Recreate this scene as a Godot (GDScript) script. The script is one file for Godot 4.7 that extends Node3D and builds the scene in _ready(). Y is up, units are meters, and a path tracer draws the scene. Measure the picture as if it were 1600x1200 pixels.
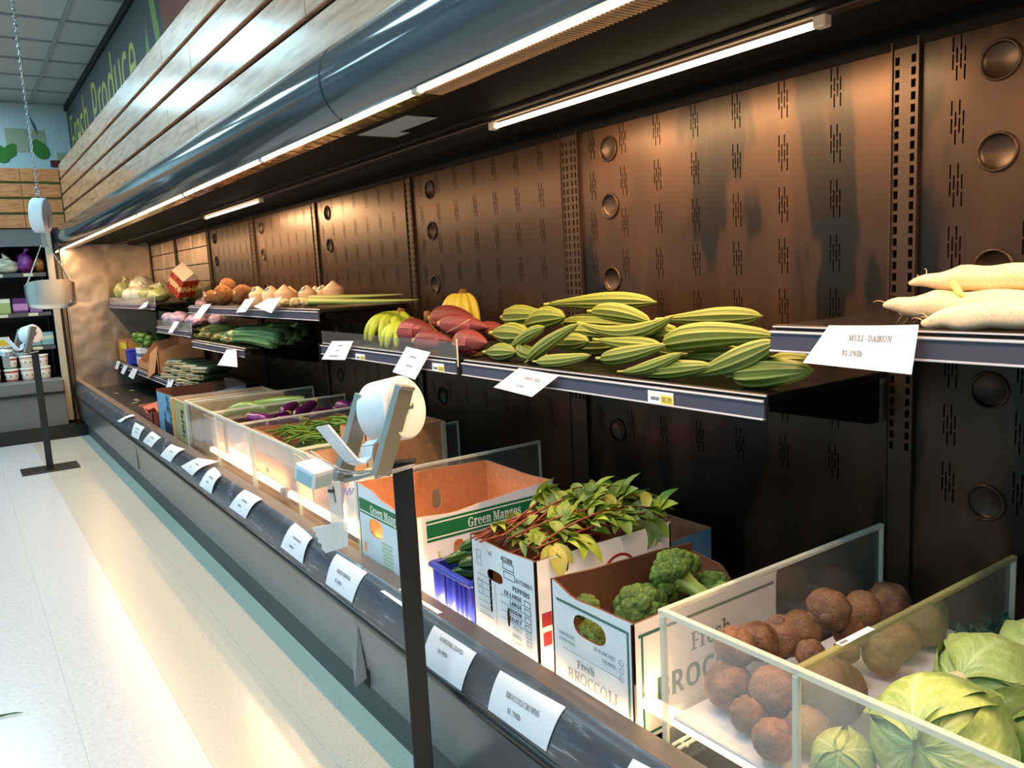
extends Node3D
# Produce aisle of a grocery: one long open cooler along -Z on the right, a second one across the end.
var M := {}
var rng := RandomNumberGenerator.new()
var used := {}


class MB:
	var v := PackedVector3Array()
	var c := PackedColorArray()
	var ix := PackedInt32Array()

	func vert(p: Vector3, col := Color.WHITE) -> int:
		v.append(p)
		c.append(col)
		return v.size() - 1

	func f3(a: int, b: int, d: int) -> void:
		ix.append_array(PackedInt32Array([a, d, b]))

	func f4(a: int, b: int, d: int, e: int) -> void:
		ix.append_array(PackedInt32Array([a, d, b, a, e, d]))

	func tri(a: Vector3, b: Vector3, d: Vector3, col := Color.WHITE) -> void:
		var i := vert(a, col)
		vert(b, col)
		vert(d, col)
		f3(i, i + 1, i + 2)

	func quad(a: Vector3, b: Vector3, d: Vector3, e: Vector3, col := Color.WHITE) -> void:
		var i := vert(a, col)
		vert(b, col)
		vert(d, col)
		vert(e, col)
		f4(i, i + 1, i + 2, i + 3)

	func oquad(a: Vector3, b: Vector3, d: Vector3, e: Vector3, out: Vector3, col := Color.WHITE) -> void:
		if (b - a).cross(d - a).dot(out) >= 0.0:
			quad(a, b, d, e, col)
		else:
			quad(a, e, d, b, col)

	func otri(a: Vector3, b: Vector3, d: Vector3, out: Vector3, col := Color.WHITE) -> void:
		if (b - a).cross(d - a).dot(out) >= 0.0:
			tri(a, b, d, col)
		else:
			tri(a, d, b, col)

	func box(o: Vector3, s: Vector3, bev := 0.0, bs := Basis.IDENTITY, col := Color.WHITE) -> void:
		var h := s * 0.5
		bev = minf(bev, minf(h.x, minf(h.y, h.z)) * 0.9)
		for a in 3:
			var b := (a + 1) % 3
			var d := (a + 2) % 3
			for sg in [-1.0, 1.0]:
				var q := []
				for k in [[-1, -1], [1, -1], [1, 1], [-1, 1]]:
					var p := Vector3.ZERO
					p[a] = sg * h[a]
					p[b] = k[0] * (h[b] - bev)
					p[d] = k[1] * (h[d] - bev)
					q.append(o + bs * p)
				var n := Vector3.ZERO
				n[a] = sg
				oquad(q[0], q[1], q[2], q[3], bs * n, col)
				if bev > 0.0:
					for s2 in [-1.0, 1.0]:
						var w := []
						for k in [-1.0, 1.0]:
							var p := Vector3.ZERO
							p[a] = sg * h[a]
							p[b] = s2 * (h[b] - bev)
							p[d] = k * (h[d] - bev)
							var p2 := p
							p2[a] = sg * (h[a] - bev)
							p2[b] = s2 * h[b]
							w.append(o + bs * p)
							w.append(o + bs * p2)
						var n2 := n
						n2[b] = s2
						oquad(w[0], w[2], w[3], w[1], bs * n2, col)
		if bev > 0.0:
			for x in [-1.0, 1.0]:
				for y in [-1.0, 1.0]:
					for z in [-1.0, 1.0]:
						var n := Vector3(x, y, z)
						var k := n * (h - Vector3.ONE * bev)
						otri(o + bs * (k + Vector3(x * bev, 0, 0)), o + bs * (k + Vector3(0, y * bev, 0)), o + bs * (k + Vector3(0, 0, z * bev)), bs * n, col)

	# closed outline in the XY plane, swept from z0 to z1
	func ext(pf: PackedVector2Array, z0: float, z1: float, col := Color.WHITE) -> void:
		var cw := Geometry2D.is_polygon_clockwise(pf)
		var n := pf.size()
		for i in n:
			var a := pf[i]
			var b := pf[(i + 1) % n]
			var e := b - a
			var o := Vector3(e.y, -e.x, 0) * (1.0 if cw else -1.0) * -1.0
			oquad(Vector3(a.x, a.y, z0), Vector3(b.x, b.y, z0), Vector3(b.x, b.y, z1), Vector3(a.x, a.y, z1), o, col)
		var t := Geometry2D.triangulate_polygon(pf)
		for i in range(0, t.size(), 3):
			for s in [[z0, signf(z0 - z1)], [z1, signf(z1 - z0)]]:
				var q := []
				for j in 3:
					q.append(Vector3(pf[t[i + j]].x, pf[t[i + j]].y, s[0]))
				otri(q[0], q[1], q[2], Vector3(0, 0, s[1]), col)

	# tube along points; ribs raise sharp ridges; two colours run from groove to ridge
	func sweep(p: PackedVector3Array, r: PackedFloat32Array, seg := 12, ribs := 0, amp := 0.0, c0 := Color.WHITE, c1 := Color.WHITE, flat := 1.0, pw := 5.0) -> void:
		var n := p.size()
		var nr := Vector3.ZERO
		var first := v.size()
		for i in n:
			var t := (p[mini(i + 1, n - 1)] - p[maxi(i - 1, 0)]).normalized()
			if i == 0:
				nr = t.cross(Vector3.UP if absf(t.y) < 0.9 else Vector3.RIGHT).cross(t).normalized()
			else:
				nr = (nr - t * nr.dot(t)).normalized()
			var bn := t.cross(nr)
			for k in seg:
				var a := TAU * k / seg
				var ridge := 0.0
				if ribs > 0:
					ridge = pow(absf(cos(a * ribs * 0.5)), pw)
				var rr := r[i] * (1.0 + amp * ridge)
				vert(p[i] + nr * cos(a) * rr * flat + bn * sin(a) * rr, c0.lerp(c1, ridge))
		for i in n - 1:
			for k in seg:
				var k2 := (k + 1) % seg
				f4(first + i * seg + k, first + i * seg + k2, first + (i + 1) * seg + k2, first + (i + 1) * seg + k)
		for e in [0, n - 1]:
			var m := vert(p[e], c0)
			for k in seg:
				var k2 := (k + 1) % seg
				if e == 0:
					f3(m, first + k2, first + k)
				else:
					f3(m, first + e * seg + k, first + e * seg + k2)

	func rod(a: Vector3, b: Vector3, r: float, seg := 8, col := Color.WHITE) -> void:
		sweep(PackedVector3Array([a, b]), PackedFloat32Array([r, r]), seg, 0, 0.0, col, col)

	# lathe about an axis: profile of (radius, height)
	func lathe(pf: Array, seg := 24, tf := Transform3D(), col := Color.WHITE) -> void:
		var first := v.size()
		for q in pf:
			for k in seg:
				var a := TAU * k / seg
				vert(tf * Vector3(q.x * cos(a), q.y, q.x * sin(a)), col)
		for i in pf.size() - 1:
			for k in seg:
				var k2 := (k + 1) % seg
				f4(first + i * seg + k, first + (i + 1) * seg + k, first + (i + 1) * seg + k2, first + i * seg + k2)

	# ball pushed about by noise
	func lump(o: Vector3, s: Vector3, nz: FastNoiseLite, amp: float, c0 := Color.WHITE, c1 := Color.WHITE, us := 20, vs := 14, bs := Basis.IDENTITY) -> void:
		var first := v.size()
		for j in vs + 1:
			var th := PI * j / vs
			for i in us:
				var a := TAU * i / us
				var d := Vector3(sin(th) * cos(a), cos(th), sin(th) * sin(a))
				var k := nz.get_noise_3dv(d * 10.0 + o * 37.0)
				vert(o + bs * (d * s * (1.0 + amp * k)), c0.lerp(c1, clampf(0.5 + k * 0.9, 0, 1)))
		for j in vs:
			for i in us:
				var i2 := (i + 1) % us
				f4(first + j * us + i, first + j * us + i2, first + (j + 1) * us + i2, first + (j + 1) * us + i)

	# surface tool's job: normals, smooth below the angle when corners are not shared
	func mesh(mat: Material, auto := 0.0, into: ArrayMesh = null) -> ArrayMesh:
		var am := into if into else ArrayMesh.new()
		if ix.is_empty():
			return am
		var n := PackedVector3Array()
		n.resize(v.size())
		for i in range(0, ix.size(), 3):
			var fn := (v[ix[i + 2]] - v[ix[i]]).cross(v[ix[i + 1]] - v[ix[i]])
			for j in 3:
				n[ix[i + j]] += fn
		for i in n.size():
			n[i] = n[i].normalized()
		if auto > 0.0:
			var at := {}
			var lim := cos(deg_to_rad(auto))
			for i in v.size():
				var key := Vector3i((v[i] * 20000.0).round())
				if not at.has(key):
					at[key] = []
				at[key].append(i)
			var sm := n.duplicate()
			for key in at:
				for i in at[key]:
					var t := Vector3.ZERO
					for j in at[key]:
						if n[i].dot(n[j]) > lim:
							t += n[j]
					sm[i] = t.normalized()
			n = sm
		var a := []
		a.resize(Mesh.ARRAY_MAX)
		a[Mesh.ARRAY_VERTEX] = v
		a[Mesh.ARRAY_NORMAL] = n
		a[Mesh.ARRAY_COLOR] = c
		a[Mesh.ARRAY_INDEX] = ix
		am.add_surface_from_arrays(Mesh.PRIMITIVE_TRIANGLES, a)
		am.surface_set_material(am.get_surface_count() - 1, mat)
		return am


# ---------- names and nodes
func numbered(n: String) -> String:
	var k: int = used.get(n, 0)
	used[n] = k + 1
	return n if k == 0 else "%s_%03d" % [n, k]


func tag(o: Node3D, label: String, category: String, group := "", kind := "") -> Node3D:
	o.set_meta("label", label)
	if category:
		o.set_meta("category", category)
	if group:
		o.set_meta("group", group)
	if kind:
		o.set_meta("kind", kind)
	return o


func thing(n: String, label: String, category: String, at := Vector3.ZERO, group := "") -> Node3D:
	var o := Node3D.new()
	o.name = numbered(n)
	add_child(o)
	o.position = at
	tag(o, label, category, group)
	return o


func obj(n: String, me: Mesh, parent: Node, tf := Transform3D()) -> MeshInstance3D:
	var o := MeshInstance3D.new()
	o.name = n
	o.mesh = me
	o.transform = tf
	parent.add_child(o, true)
	return o


func struct(n: String, me: Mesh, label: String) -> MeshInstance3D:
	var o := obj(n, me, self)
	o.set_meta("kind", "structure")
	o.set_meta("label", label)
	return o


func dup(o: Node3D, base: String, label: String, tf: Transform3D, group := "") -> Node3D:
	var r: Node3D = o.duplicate()
	r.name = numbered(base)
	add_child(r)
	r.transform = tf
	r.set_meta("label", label)
	if group:
		r.set_meta("group", group)
	return r


# ---------- materials
func mt(col: Color, rough := 0.6, metal := 0.0) -> StandardMaterial3D:
	var m := StandardMaterial3D.new()
	m.albedo_color = col
	m.roughness = rough
	m.metallic = metal
	return m


func vc(rough := 0.6, metal := 0.0) -> StandardMaterial3D:
	var m := mt(Color.WHITE, rough, metal)
	m.vertex_color_use_as_albedo = true
	return m


func noise(freq: float, sd: int, oct := 4, cell := false) -> FastNoiseLite:
	var n := FastNoiseLite.new()
	n.seed = sd
	n.frequency = freq
	n.fractal_octaves = oct
	if cell:
		n.noise_type = FastNoiseLite.TYPE_CELLULAR
	return n


func ntex(freq: float, sd: int, cols: Array, oct := 4, size := 256, cell := false) -> NoiseTexture2D:
	var t := NoiseTexture2D.new()
	t.width = size
	t.height = size
	t.seamless = true
	t.noise = noise(freq, sd, oct, cell)
	var g := Gradient.new()
	var off := PackedFloat32Array()
	var cs := PackedColorArray()
	for q in cols:
		off.append(q[0])
		cs.append(q[1])
	g.offsets = off
	g.colors = cs
	t.color_ramp = g
	return t


func bump(freq: float, sd: int, strength: float, cell := false, oct := 3) -> NoiseTexture2D:
	var t := NoiseTexture2D.new()
	t.width = 256
	t.height = 256
	t.seamless = true
	t.as_normal_map = true
	t.bump_strength = strength
	t.noise = noise(freq, sd, oct, cell)
	return t


func tri(m: StandardMaterial3D, scale: Vector3, tex: Texture2D = null, nrm: Texture2D = null, world := true) -> StandardMaterial3D:
	m.uv1_triplanar = true
	m.uv1_world_triplanar = world
	m.uv1_scale = scale
	if tex:
		m.albedo_texture = tex
	if nrm:
		m.normal_enabled = true
		m.normal_texture = nrm
	return m


func glow(col: Color, e: float) -> StandardMaterial3D:
	var m := mt(Color(0.9, 0.9, 0.9), 0.5)
	m.emission_enabled = true
	m.emission = col
	m.emission_energy_multiplier = e
	return m


func pane(alpha: float, rough := 0.05, col := Color(0.95, 0.97, 0.95)) -> StandardMaterial3D:
	var m := mt(Color(col.r, col.g, col.b, alpha), rough)
	m.transparency = BaseMaterial3D.TRANSPARENCY_ALPHA
	return m


func area(col: Color, e: float, at: Vector3, dir: Vector3, size: Vector2) -> void:
	var l := AreaLight3D.new()
	l.name = numbered("lamp_light")
	l.light_color = col
	l.light_energy = e
	l.area_size = size
	l.area_range = 30.0
	l.shadow_enabled = true
	add_child(l)
	var z := -dir.normalized()
	var y := Vector3(0, 0, 1)
	if absf(z.dot(y)) > 0.9:
		y = Vector3(0, 1, 0)
	y = (y - z * y.dot(z)).normalized()
	l.transform = Transform3D(Basis(y.cross(z), y, z), at)


# ---------- print
var fonts := {}
const FACE := Basis(Vector3(0, 0, 1), Vector3(0, 1, 0), Vector3(-1, 0, 0))   # print on a face that looks to -X


func words(parent: Node, s: String, at: Vector3, bs: Basis, h: float, mat: Material, width := 0.0, serif := false, bold := false, n := "lettering") -> void:
	var key := [serif, bold]
	if not fonts.has(key):
		var f := SystemFont.new()
		f.font_names = PackedStringArray(["Droid Serif" if serif else "Droid Sans"])
		f.font_weight = 700 if bold else 400
		fonts[key] = f
	var t := TextMesh.new()
	t.font = fonts[key]
	t.text = s
	t.font_size = 24
	t.pixel_size = h / 17.2
	t.depth = 0.0004
	t.curve_step = 3.0
	t.material = mat
	var o := obj(n, t, parent, Transform3D(bs, at))
	if width > 0.0:
		var w := t.get_aabb().size.x
		if w > 0.0:
			o.scale = Vector3(width / w, 1, 1)


# ---------- the place
const Z0 := 0.7          # near end of the cooler
const Z1 := -9.57        # far end of the cooler
const XB := 1.85         # its back
const XS := 1.38         # front of the shelves
const WARM := Color(1.0, 0.77, 0.54)
const COOL := Color(0.69, 0.92, 1.0)


func _ready() -> void:
	rng.seed = 7
	var cam := Camera3D.new()
	cam.name = "camera"
	cam.fov = 51.2
	cam.near = 0.02
	cam.position = Vector3(0, 1.45, 0)
	cam.rotation = Vector3(-0.140980801, -0.601333717, -0.0508069506)
	cam.current = true
	add_child(cam)
	var we := WorldEnvironment.new()
	we.name = "environment"
	var e := Environment.new()
	e.background_mode = Environment.BG_COLOR
	e.background_color = Color(0.3, 0.34, 0.36)
	e.tonemap_mode = Environment.TONE_MAPPER_LINEAR
	e.tonemap_exposure = 1.0
	e.sdfgi_enabled = true
	e.ssao_enabled = true
	e.ssil_enabled = true
	we.environment = e
	add_child(we)
	# cool ceiling panels of the store
	for p in CEIL:
		area(COOL, 3.4, Vector3(p.x, 3.405, p.y), Vector3.DOWN, Vector2(0.56, 1.16))
	# warm tubes of the cooler: under the canopy, at the back, and low in front of the boxes
	for k in 9:
		area(WARM, 0.95, Vector3(1.0, 1.884, -0.0 - 1.2 * k), Vector3(0.25, -1, 0), Vector2(0.03, 1.15))
	for z in BACK_TUBES:
		area(WARM, 2.7, Vector3(1.55, 1.9, z), Vector3(0.1, -1, 0), Vector2(0.03, 1.15))
	for q in LOW_TUBES:
		area(Color(1.0, 0.82, 0.6), 0.7 if q.y < 0.5 else 0.2, Vector3(q.x + 0.004, q.y + 0.016, q.z), Vector3(0.5, 1, 0), Vector2(0.02, 1.1))
	materials()
	room()
	cooler()
	wood()
	far_case()
	shelves()
	bins()
	boxes()
	top_produce()
	far_produce()
	cards()
	stands()
	scale()


const CEIL := [Vector2(-0.15, -1.2), Vector2(-0.15, -4.0), Vector2(-0.15, -6.9), Vector2(-0.15, -9.0), Vector2(-2.4, -2.4), Vector2(-2.4, -5.4), Vector2(-2.4, -8.4), Vector2(-1.2, 1.4)]
const BACK_TUBES := [-0.0, -1.673, -5.37]
const LOW_TUBES := [Vector3(1.1, 0.535, 0.0), Vector3(1.1, 0.535, -0.62), Vector3(1.063, 0.468, -1.7), Vector3(1.1, 0.54, -2.75), Vector3(1.1, 0.54, -4.02)]


func materials() -> void:
	M.cream = tri(mt(Color(0.98, 0.97, 0.95), 0.22), Vector3(1.3, 1.3, 1.3), ntex(0.14, 3, [[0.0, Color(0.5, 0.5, 0.47)], [0.2, Color(0.74, 0.73, 0.69)], [0.35, Color(0.8, 0.79, 0.755)], [1.0, Color(0.83, 0.825, 0.79)]], 4, 512))
	M.white = tri(mt(Color(0.98, 0.98, 0.99), 0.2), Vector3(1.3, 1.3, 1.3), ntex(0.12, 4, [[0.0, Color(0.7, 0.7, 0.7)], [0.2, Color(0.82, 0.82, 0.82)], [1.0, Color(0.88, 0.88, 0.88)]], 5))
	M.grout = mt(Color(0.6, 0.58, 0.55), 0.8)
	M.ceil = tri(mt(Color(0.86, 0.87, 0.86), 0.9), Vector3(2, 2, 2), ntex(0.2, 5, [[0.0, Color(0.78, 0.79, 0.78)], [1.0, Color(0.88, 0.88, 0.88)]]))
	M.grid = mt(Color(0.6, 0.62, 0.62), 0.7)
	M.wall = mt(Color(0.72, 0.77, 0.78), 0.8)
	M.sign_wall = mt(Color(0.27, 0.28, 0.28), 0.7)
	M.lime = mt(Color(0.72, 0.66, 0.25), 0.6)
	M.black = mt(Color(0.05, 0.042, 0.038), 0.6)
	M.black.metallic_specular = 0.2
	M.dark = mt(Color(0.05, 0.05, 0.052), 0.55)
	M.gap = mt(Color(0.015, 0.014, 0.013), 0.8)
	M.rubber = mt(Color(0.06, 0.06, 0.065), 0.3)
	M.kick = mt(Color(0.26, 0.29, 0.31), 0.5)
	M.front = tri(mt(Color(1, 1, 1), 0.24), Vector3(0.9, 0.9, 0.9), ntex(0.01, 9, [[0.0, Color(0.35, 0.375, 0.40)], [1.0, Color(0.41, 0.435, 0.46)]]))
	M.slate = tri(mt(Color(1.0, 1.0, 1.0), 0.27, 0.15), Vector3(0.7, 5.0, 0.7), ntex(0.03, 11, [[0.0, Color(0.28, 0.29, 0.325)], [0.62, Color(0.31, 0.32, 0.355)], [0.8, Color(0.4, 0.42, 0.45)], [0.86, Color(0.68, 0.7, 0.74)], [0.9, Color(0.4, 0.4, 0.43)], [1.0, Color(0.38, 0.38, 0.42)]], 5))
	M.ledge = mt(Color(0.42, 0.39, 0.37), 0.35, 0.3)
	M.canopy = mt(Color(0.25, 0.27, 0.29), 0.1, 0.0)
	M.canopy.clearcoat_enabled = true
	M.canopy.clearcoat = 0.15
	M.canopy.clearcoat_roughness = 0.06
	M.mirror = tri(mt(Color(0.75, 0.68, 0.6), 0.12, 1.0), Vector3(3, 3, 3), null, bump(0.01, 21, 2.0))
	M.panel = tri(mt(Color(1, 1, 1), 0.34, 0.5), Vector3(0.5, 0.16, 0.6), ntex(0.012, 31, [[0.0, Color(0.06, 0.055, 0.052)], [0.40, Color(0.085, 0.075, 0.07)], [0.47, Color(0.2, 0.148, 0.112)], [1.0, Color(0.28, 0.195, 0.14)]], 4, 512))
	M.panel_clean = mt(Color(0.235, 0.17, 0.125), 0.31, 0.55)
	M.upright = mt(Color(0.21, 0.165, 0.135), 0.4, 0.45)
	M.steel = tri(mt(Color(1, 0.97, 0.93), 0.34, 1.0), Vector3(1.1, 1.1, 1.1), ntex(0.02, 33, [[0.0, Color(0.72, 0.69, 0.66)], [1.0, Color(0.86, 0.83, 0.8)]], 4), bump(0.006, 22, 2.5))
	M.rail = mt(Color(0.27, 0.27, 0.34), 0.3)
	M.rail_edge = mt(Color(0.78, 0.78, 0.82), 0.2)
	M.shelf = mt(Color(0.06, 0.055, 0.05), 0.3, 0.2)
	M.paper = mt(Color(0.93, 0.93, 0.96), 0.5)
	M.paper.backlight_enabled = true
	M.paper.backlight = Color(0.2, 0.2, 0.2)
	M.ink = mt(Color(0.4, 0.4, 0.44), 0.7)
	M.faint = mt(Color(0.66, 0.66, 0.7), 0.7)
	M.yellow = mt(Color(0.9, 0.82, 0.2), 0.5)
	M.plexi = pane(0.05)
	M.haze = pane(0.035, 0.1, Color(0.95, 0.93, 0.92))
	M.edge = pane(0.62, 0.3, Color(0.86, 0.87, 0.82))
	M.edge_olive = pane(0.72, 0.3, Color(0.6, 0.6, 0.42))
	M.tube = glow(Color(1.0, 0.85, 0.66), 7.0)
	M.low_tube = glow(Color(1.0, 0.84, 0.6), 6.0)
	M.socket = mt(Color(0.75, 0.72, 0.68), 0.5)
	M.panel_lamp = glow(Color(0.85, 0.96, 1.0), 3.0)
	var wood_ramp := [[0.0, Color(0.62, 0.42, 0.29)], [0.3, Color(0.74, 0.53, 0.39)], [0.55, Color(0.81, 0.61, 0.47)], [1.0, Color(0.86, 0.68, 0.55)]]
	M.wood = tri(mt(Color(1, 0.93, 0.86), 0.36), Vector3(0.3, 2.6, 0.3), ntex(0.02, 41, wood_ramp, 5, 512), bump(0.02, 42, 0.6))
	M.wood.clearcoat_enabled = true
	M.wood.clearcoat = 0.45
	M.wood.clearcoat_roughness = 0.16
	M.wood_far = tri(mt(Color(0.98, 0.84, 0.68), 0.4), Vector3(0.4, 3.0, 0.4), ntex(0.03, 43, wood_ramp, 4, 512))
	M.green_strip = mt(Color(0.32, 0.4, 0.16), 0.6)
	M.brown_gap = mt(Color(0.16, 0.09, 0.06), 0.8)
	M.kraft = tri(mt(Color(0.98, 0.92, 0.86), 0.85), Vector3(3, 3, 3), ntex(0.06, 51, [[0.0, Color(0.68, 0.5, 0.35)], [1.0, Color(0.76, 0.58, 0.42)]]))
	M.kraft_in = tri(mt(Color(0.95, 0.92, 0.9), 0.85), Vector3(3, 3, 3), ntex(0.05, 52, [[0.0, Color(0.66, 0.45, 0.32)], [1.0, Color(0.74, 0.52, 0.38)]]))
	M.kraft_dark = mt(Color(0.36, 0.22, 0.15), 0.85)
	M.carton = mt(Color(0.9, 0.9, 0.92), 0.55)
	M.green_print = mt(Color(0.06, 0.42, 0.24), 0.5)
	M.teal_print = mt(Color(0.2, 0.42, 0.37), 0.5)
	M.ink_dark = mt(Color(0.16, 0.2, 0.22), 0.6)
	M.ink_grey = mt(Color(0.5, 0.53, 0.55), 0.6)
	M.ink_green = mt(Color(0.3, 0.4, 0.36), 0.6)
	M.red_print = mt(Color(0.6, 0.08, 0.12), 0.5)
	M.white_print = mt(Color(0.93, 0.93, 0.9), 0.5)
	M.crate_blue = mt(Color(0.16, 0.22, 0.68), 0.32)
	M.blue_card = mt(Color(0.45, 0.62, 0.74), 0.6)
	M.board = mt(Color(0.88, 0.89, 0.92), 0.35)
	M.galv = mt(Color(0.66, 0.67, 0.66), 0.38, 0.7)
	M.plastic = mt(Color(0.9, 0.92, 0.95), 0.3)
	M.frost = pane(0.75, 0.3, Color(0.86, 0.93, 0.97))
	M.bag_roll = mt(Color(0.9, 0.92, 0.95), 0.25)
	M.post = mt(Color(0.075, 0.065, 0.065), 0.4)
	M.chrome = mt(Color(0.75, 0.76, 0.77), 0.25, 1.0)
	M.pan_metal = mt(Color(0.9, 0.88, 0.84), 0.3, 1.0)
	M.beige = mt(Color(0.75, 0.69, 0.6), 0.6)
	M.far_grey = mt(Color(0.42, 0.42, 0.42), 0.5)
	M.veg = vc(0.5)
	M.veg_gloss = vc(0.25)
	M.veg_matte = vc(0.8)


func room() -> void:
	var b := MB.new()
	b.box(Vector3(-0.7, -0.06, -3.75), Vector3(6.0, 0.1, 14.0))
	var fl := struct("floor", b.mesh(M.grout), "vinyl tile floor, white in the aisle and cream along the cooler")
	var tile := []
	for mtl in [M.white, M.cream]:
		var t := MB.new()
		t.box(Vector3.ZERO, Vector3(0.3046, 0.012, 0.3046), 0.0004)
		tile.append(t.mesh(mtl))
	for i in range(-4, 3):
		for j in range(-1, 31):
			var zc := -9.645 + 0.305 * j
			obj("tile", tile[0 if i < 0 else 1], fl, Transform3D(Basis.IDENTITY, Vector3(0.48 + 0.305 * i + 0.1525, -0.006, zc)))
	b = MB.new()
	b.box(Vector3(-2.21, -0.006, -3.75), Vector3(2.94, 0.012, 14.0))
	obj("aisle_tiles", b.mesh(M.white), fl)
	# ceiling of panels in a metal grid
	b = MB.new()
	b.box(Vector3(-0.7, 3.52, -3.75), Vector3(6.0, 0.1, 14.0))
	var ce := struct("ceiling", b.mesh(M.ceil), "pale suspended ceiling of square panels in a thin metal grid")
	b = MB.new()
	b.box(Vector3.ZERO, Vector3(0.585, 0.02, 0.585), 0.004)
	var pm := b.mesh(M.ceil)
	for i in 4:
		for j in 11:
			obj("ceiling_panel", pm, ce, Transform3D(Basis.IDENTITY, Vector3(0.92 + 0.305 - 0.61 * i, 3.45, -9.695 + 0.61 * j)))
	b = MB.new()
	for i in 5:
		b.box(Vector3(0.92 - 0.61 * (i - 1), 3.435, -6.5), Vector3(0.026, 0.02, 7.2))
	for j in 13:
		b.box(Vector3(0.0, 3.436, -10.0 + 0.61 * j), Vector3(2.6, 0.018, 0.022))
	obj("ceiling_grid", b.mesh(M.grid), ce)
	b = MB.new()
	b.box(Vector3(1.7, 2.84, -3.75), Vector3(0.9, 1.26, 14.0))
	var wr := struct("wall_right", b.mesh(M.sign_wall), "dark grey bulkhead above the cooler with a painted sign")
	b = MB.new()
	b.box(Vector3(1.245, 3.40, -3.75), Vector3(0.03, 0.06, 14.0))
	obj("wall_trim", b.mesh(M.gap), wr)
	words(wr, "Fresh", Vector3(1.2495, 3.05, -9.2), FACE, 0.46, M.lime, 1.2, false)
	words(wr, "Produce", Vector3(1.2495, 3.05, -7.25), FACE, 0.46, M.lime, 2.0, false)
	b = MB.new()   # painted vegetables after the words
	b.oquad(Vector3(1.249, 3.45, -5.72), Vector3(1.249, 3.45, -5.6), Vector3(1.249, 2.7, -5.36), Vector3(1.249, 2.7, -5.5), Vector3(-1, 0, 0))
	b.otri(Vector3(1.249, 3.15, -5.82), Vector3(1.249, 2.8, -5.98), Vector3(1.249, 2.8, -5.72), Vector3(-1, 0, 0))
	obj("painted_stalk", b.mesh(mt(Color(0.5, 0.58, 0.3), 0.7)), wr)
	b = MB.new()
	b.oquad(Vector3(1.248, 3.5, -5.45), Vector3(1.248, 3.5, -4.4), Vector3(1.248, 2.6, -4.4), Vector3(1.248, 2.6, -5.3), Vector3(-1, 0, 0))
	obj("painted_carrot", b.mesh(mt(Color(0.5, 0.24, 0.14), 0.7)), wr)
	b = MB.new()
	b.box(Vector3(2.05, 1.1, -3.75), Vector3(0.2, 2.4, 14.0))
	struct("wall_cooler", b.mesh(M.wall), "wall behind the cooler")
	b = MB.new()
	b.box(Vector3(-0.7, 1.7, -10.6), Vector3(6.0, 3.7, 0.2))
	b.box(Vector3(-0.7, 2.95, -10.25), Vector3(6.0, 1.06, 0.5))
	var wb := struct("wall_back", b.mesh(M.wall), "pale blue grey end wall with faint leaf prints above the wood boards")
	var lm := mt(Color(0.2, 0.45, 0.12), 0.6)
	for q in [[0.60, 2.90, 0.10, 0.5], [0.68, 2.93, 0.08, -0.6], [0.966, 2.95, 0.10, 0.4]]:
		var st := MB.new()
		var c := Vector3(q[0], q[1], -9.994 + 0.003 * (q[3] + 1.0))
		for k in 10:
			var a0 := TAU * k / 10.0
			var a1 := TAU * (k + 1) / 10.0
			var ra: float = q[2]
			var f0 := Vector3(cos(a0) * 0.75, sin(a0) * (1.25 if sin(a0) > 0.9 else 0.9), 0) * ra
			var f1 := Vector3(cos(a1) * 0.75, sin(a1) * (1.25 if sin(a1) > 0.9 else 0.9), 0) * ra
			st.otri(c, c + f0.rotated(Vector3.BACK, q[3]), c + f1.rotated(Vector3.BACK, q[3]), Vector3.BACK)
		obj("leaf_print", st.mesh(lm), wb)
	b = MB.new()
	b.box(Vector3(1.089, 2.82, -9.992), Vector3(0.1, 0.07, 0.012), 0.004)
	obj("berry_print", b.mesh(mt(Color(0.35, 0.1, 0.1), 0.6)), wb)
	b = MB.new()
	b.box(Vector3(0.76, 3.05, -9.997), Vector3(0.2, 0.24, 0.004))
	b.box(Vector3(0.96, 3.08, -9.997), Vector3(0.12, 0.16, 0.004))
	b.box(Vector3(1.17, 2.9, -9.997), Vector3(0.12, 0.08, 0.004))
	obj("jar_print", b.mesh(mt(Color(0.62, 0.63, 0.52), 0.7)), wb)
	b = MB.new()
	b.sweep(PackedVector3Array([Vector3(0.9, 3.29, -9.996), Vector3(0.93, 3.2, -9.996), Vector3(0.955, 3.12, -9.996)]), PackedFloat32Array([0.004, 0.012, 0.004]), 6)
	obj("stem_print", b.mesh(mt(Color(0.3, 0.36, 0.37), 0.7)), wb)
	b = MB.new()
	b.box(Vector3(-3.6, 1.7, -3.75), Vector3(0.2, 3.7, 14.0))
	struct("wall_left", b.mesh(M.wall), "store wall across the aisles")
	b = MB.new()
	b.box(Vector3(-0.7, 1.7, 3.2), Vector3(6.0, 3.7, 0.2))
	struct("wall_front", b.mesh(M.wall), "store front wall")
	var lamp_no := 0
	for p in CEIL:
		b = MB.new()
		b.box(Vector3(p.x, 3.428, p.y), Vector3(0.6, 0.02, 1.2), 0.003)
		var t := thing("ceiling_light", "recessed ceiling light panel, %s over the %s" % [["first", "second", "third", "farthest", "first", "second", "third", "last behind the viewer"][lamp_no], "cooler aisle" if lamp_no < 4 else "next aisle"], "light", Vector3.ZERO, "ceiling lights over the aisles")
		lamp_no += 1
		obj("light_panel", b.mesh(M.panel_lamp), t)


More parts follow.
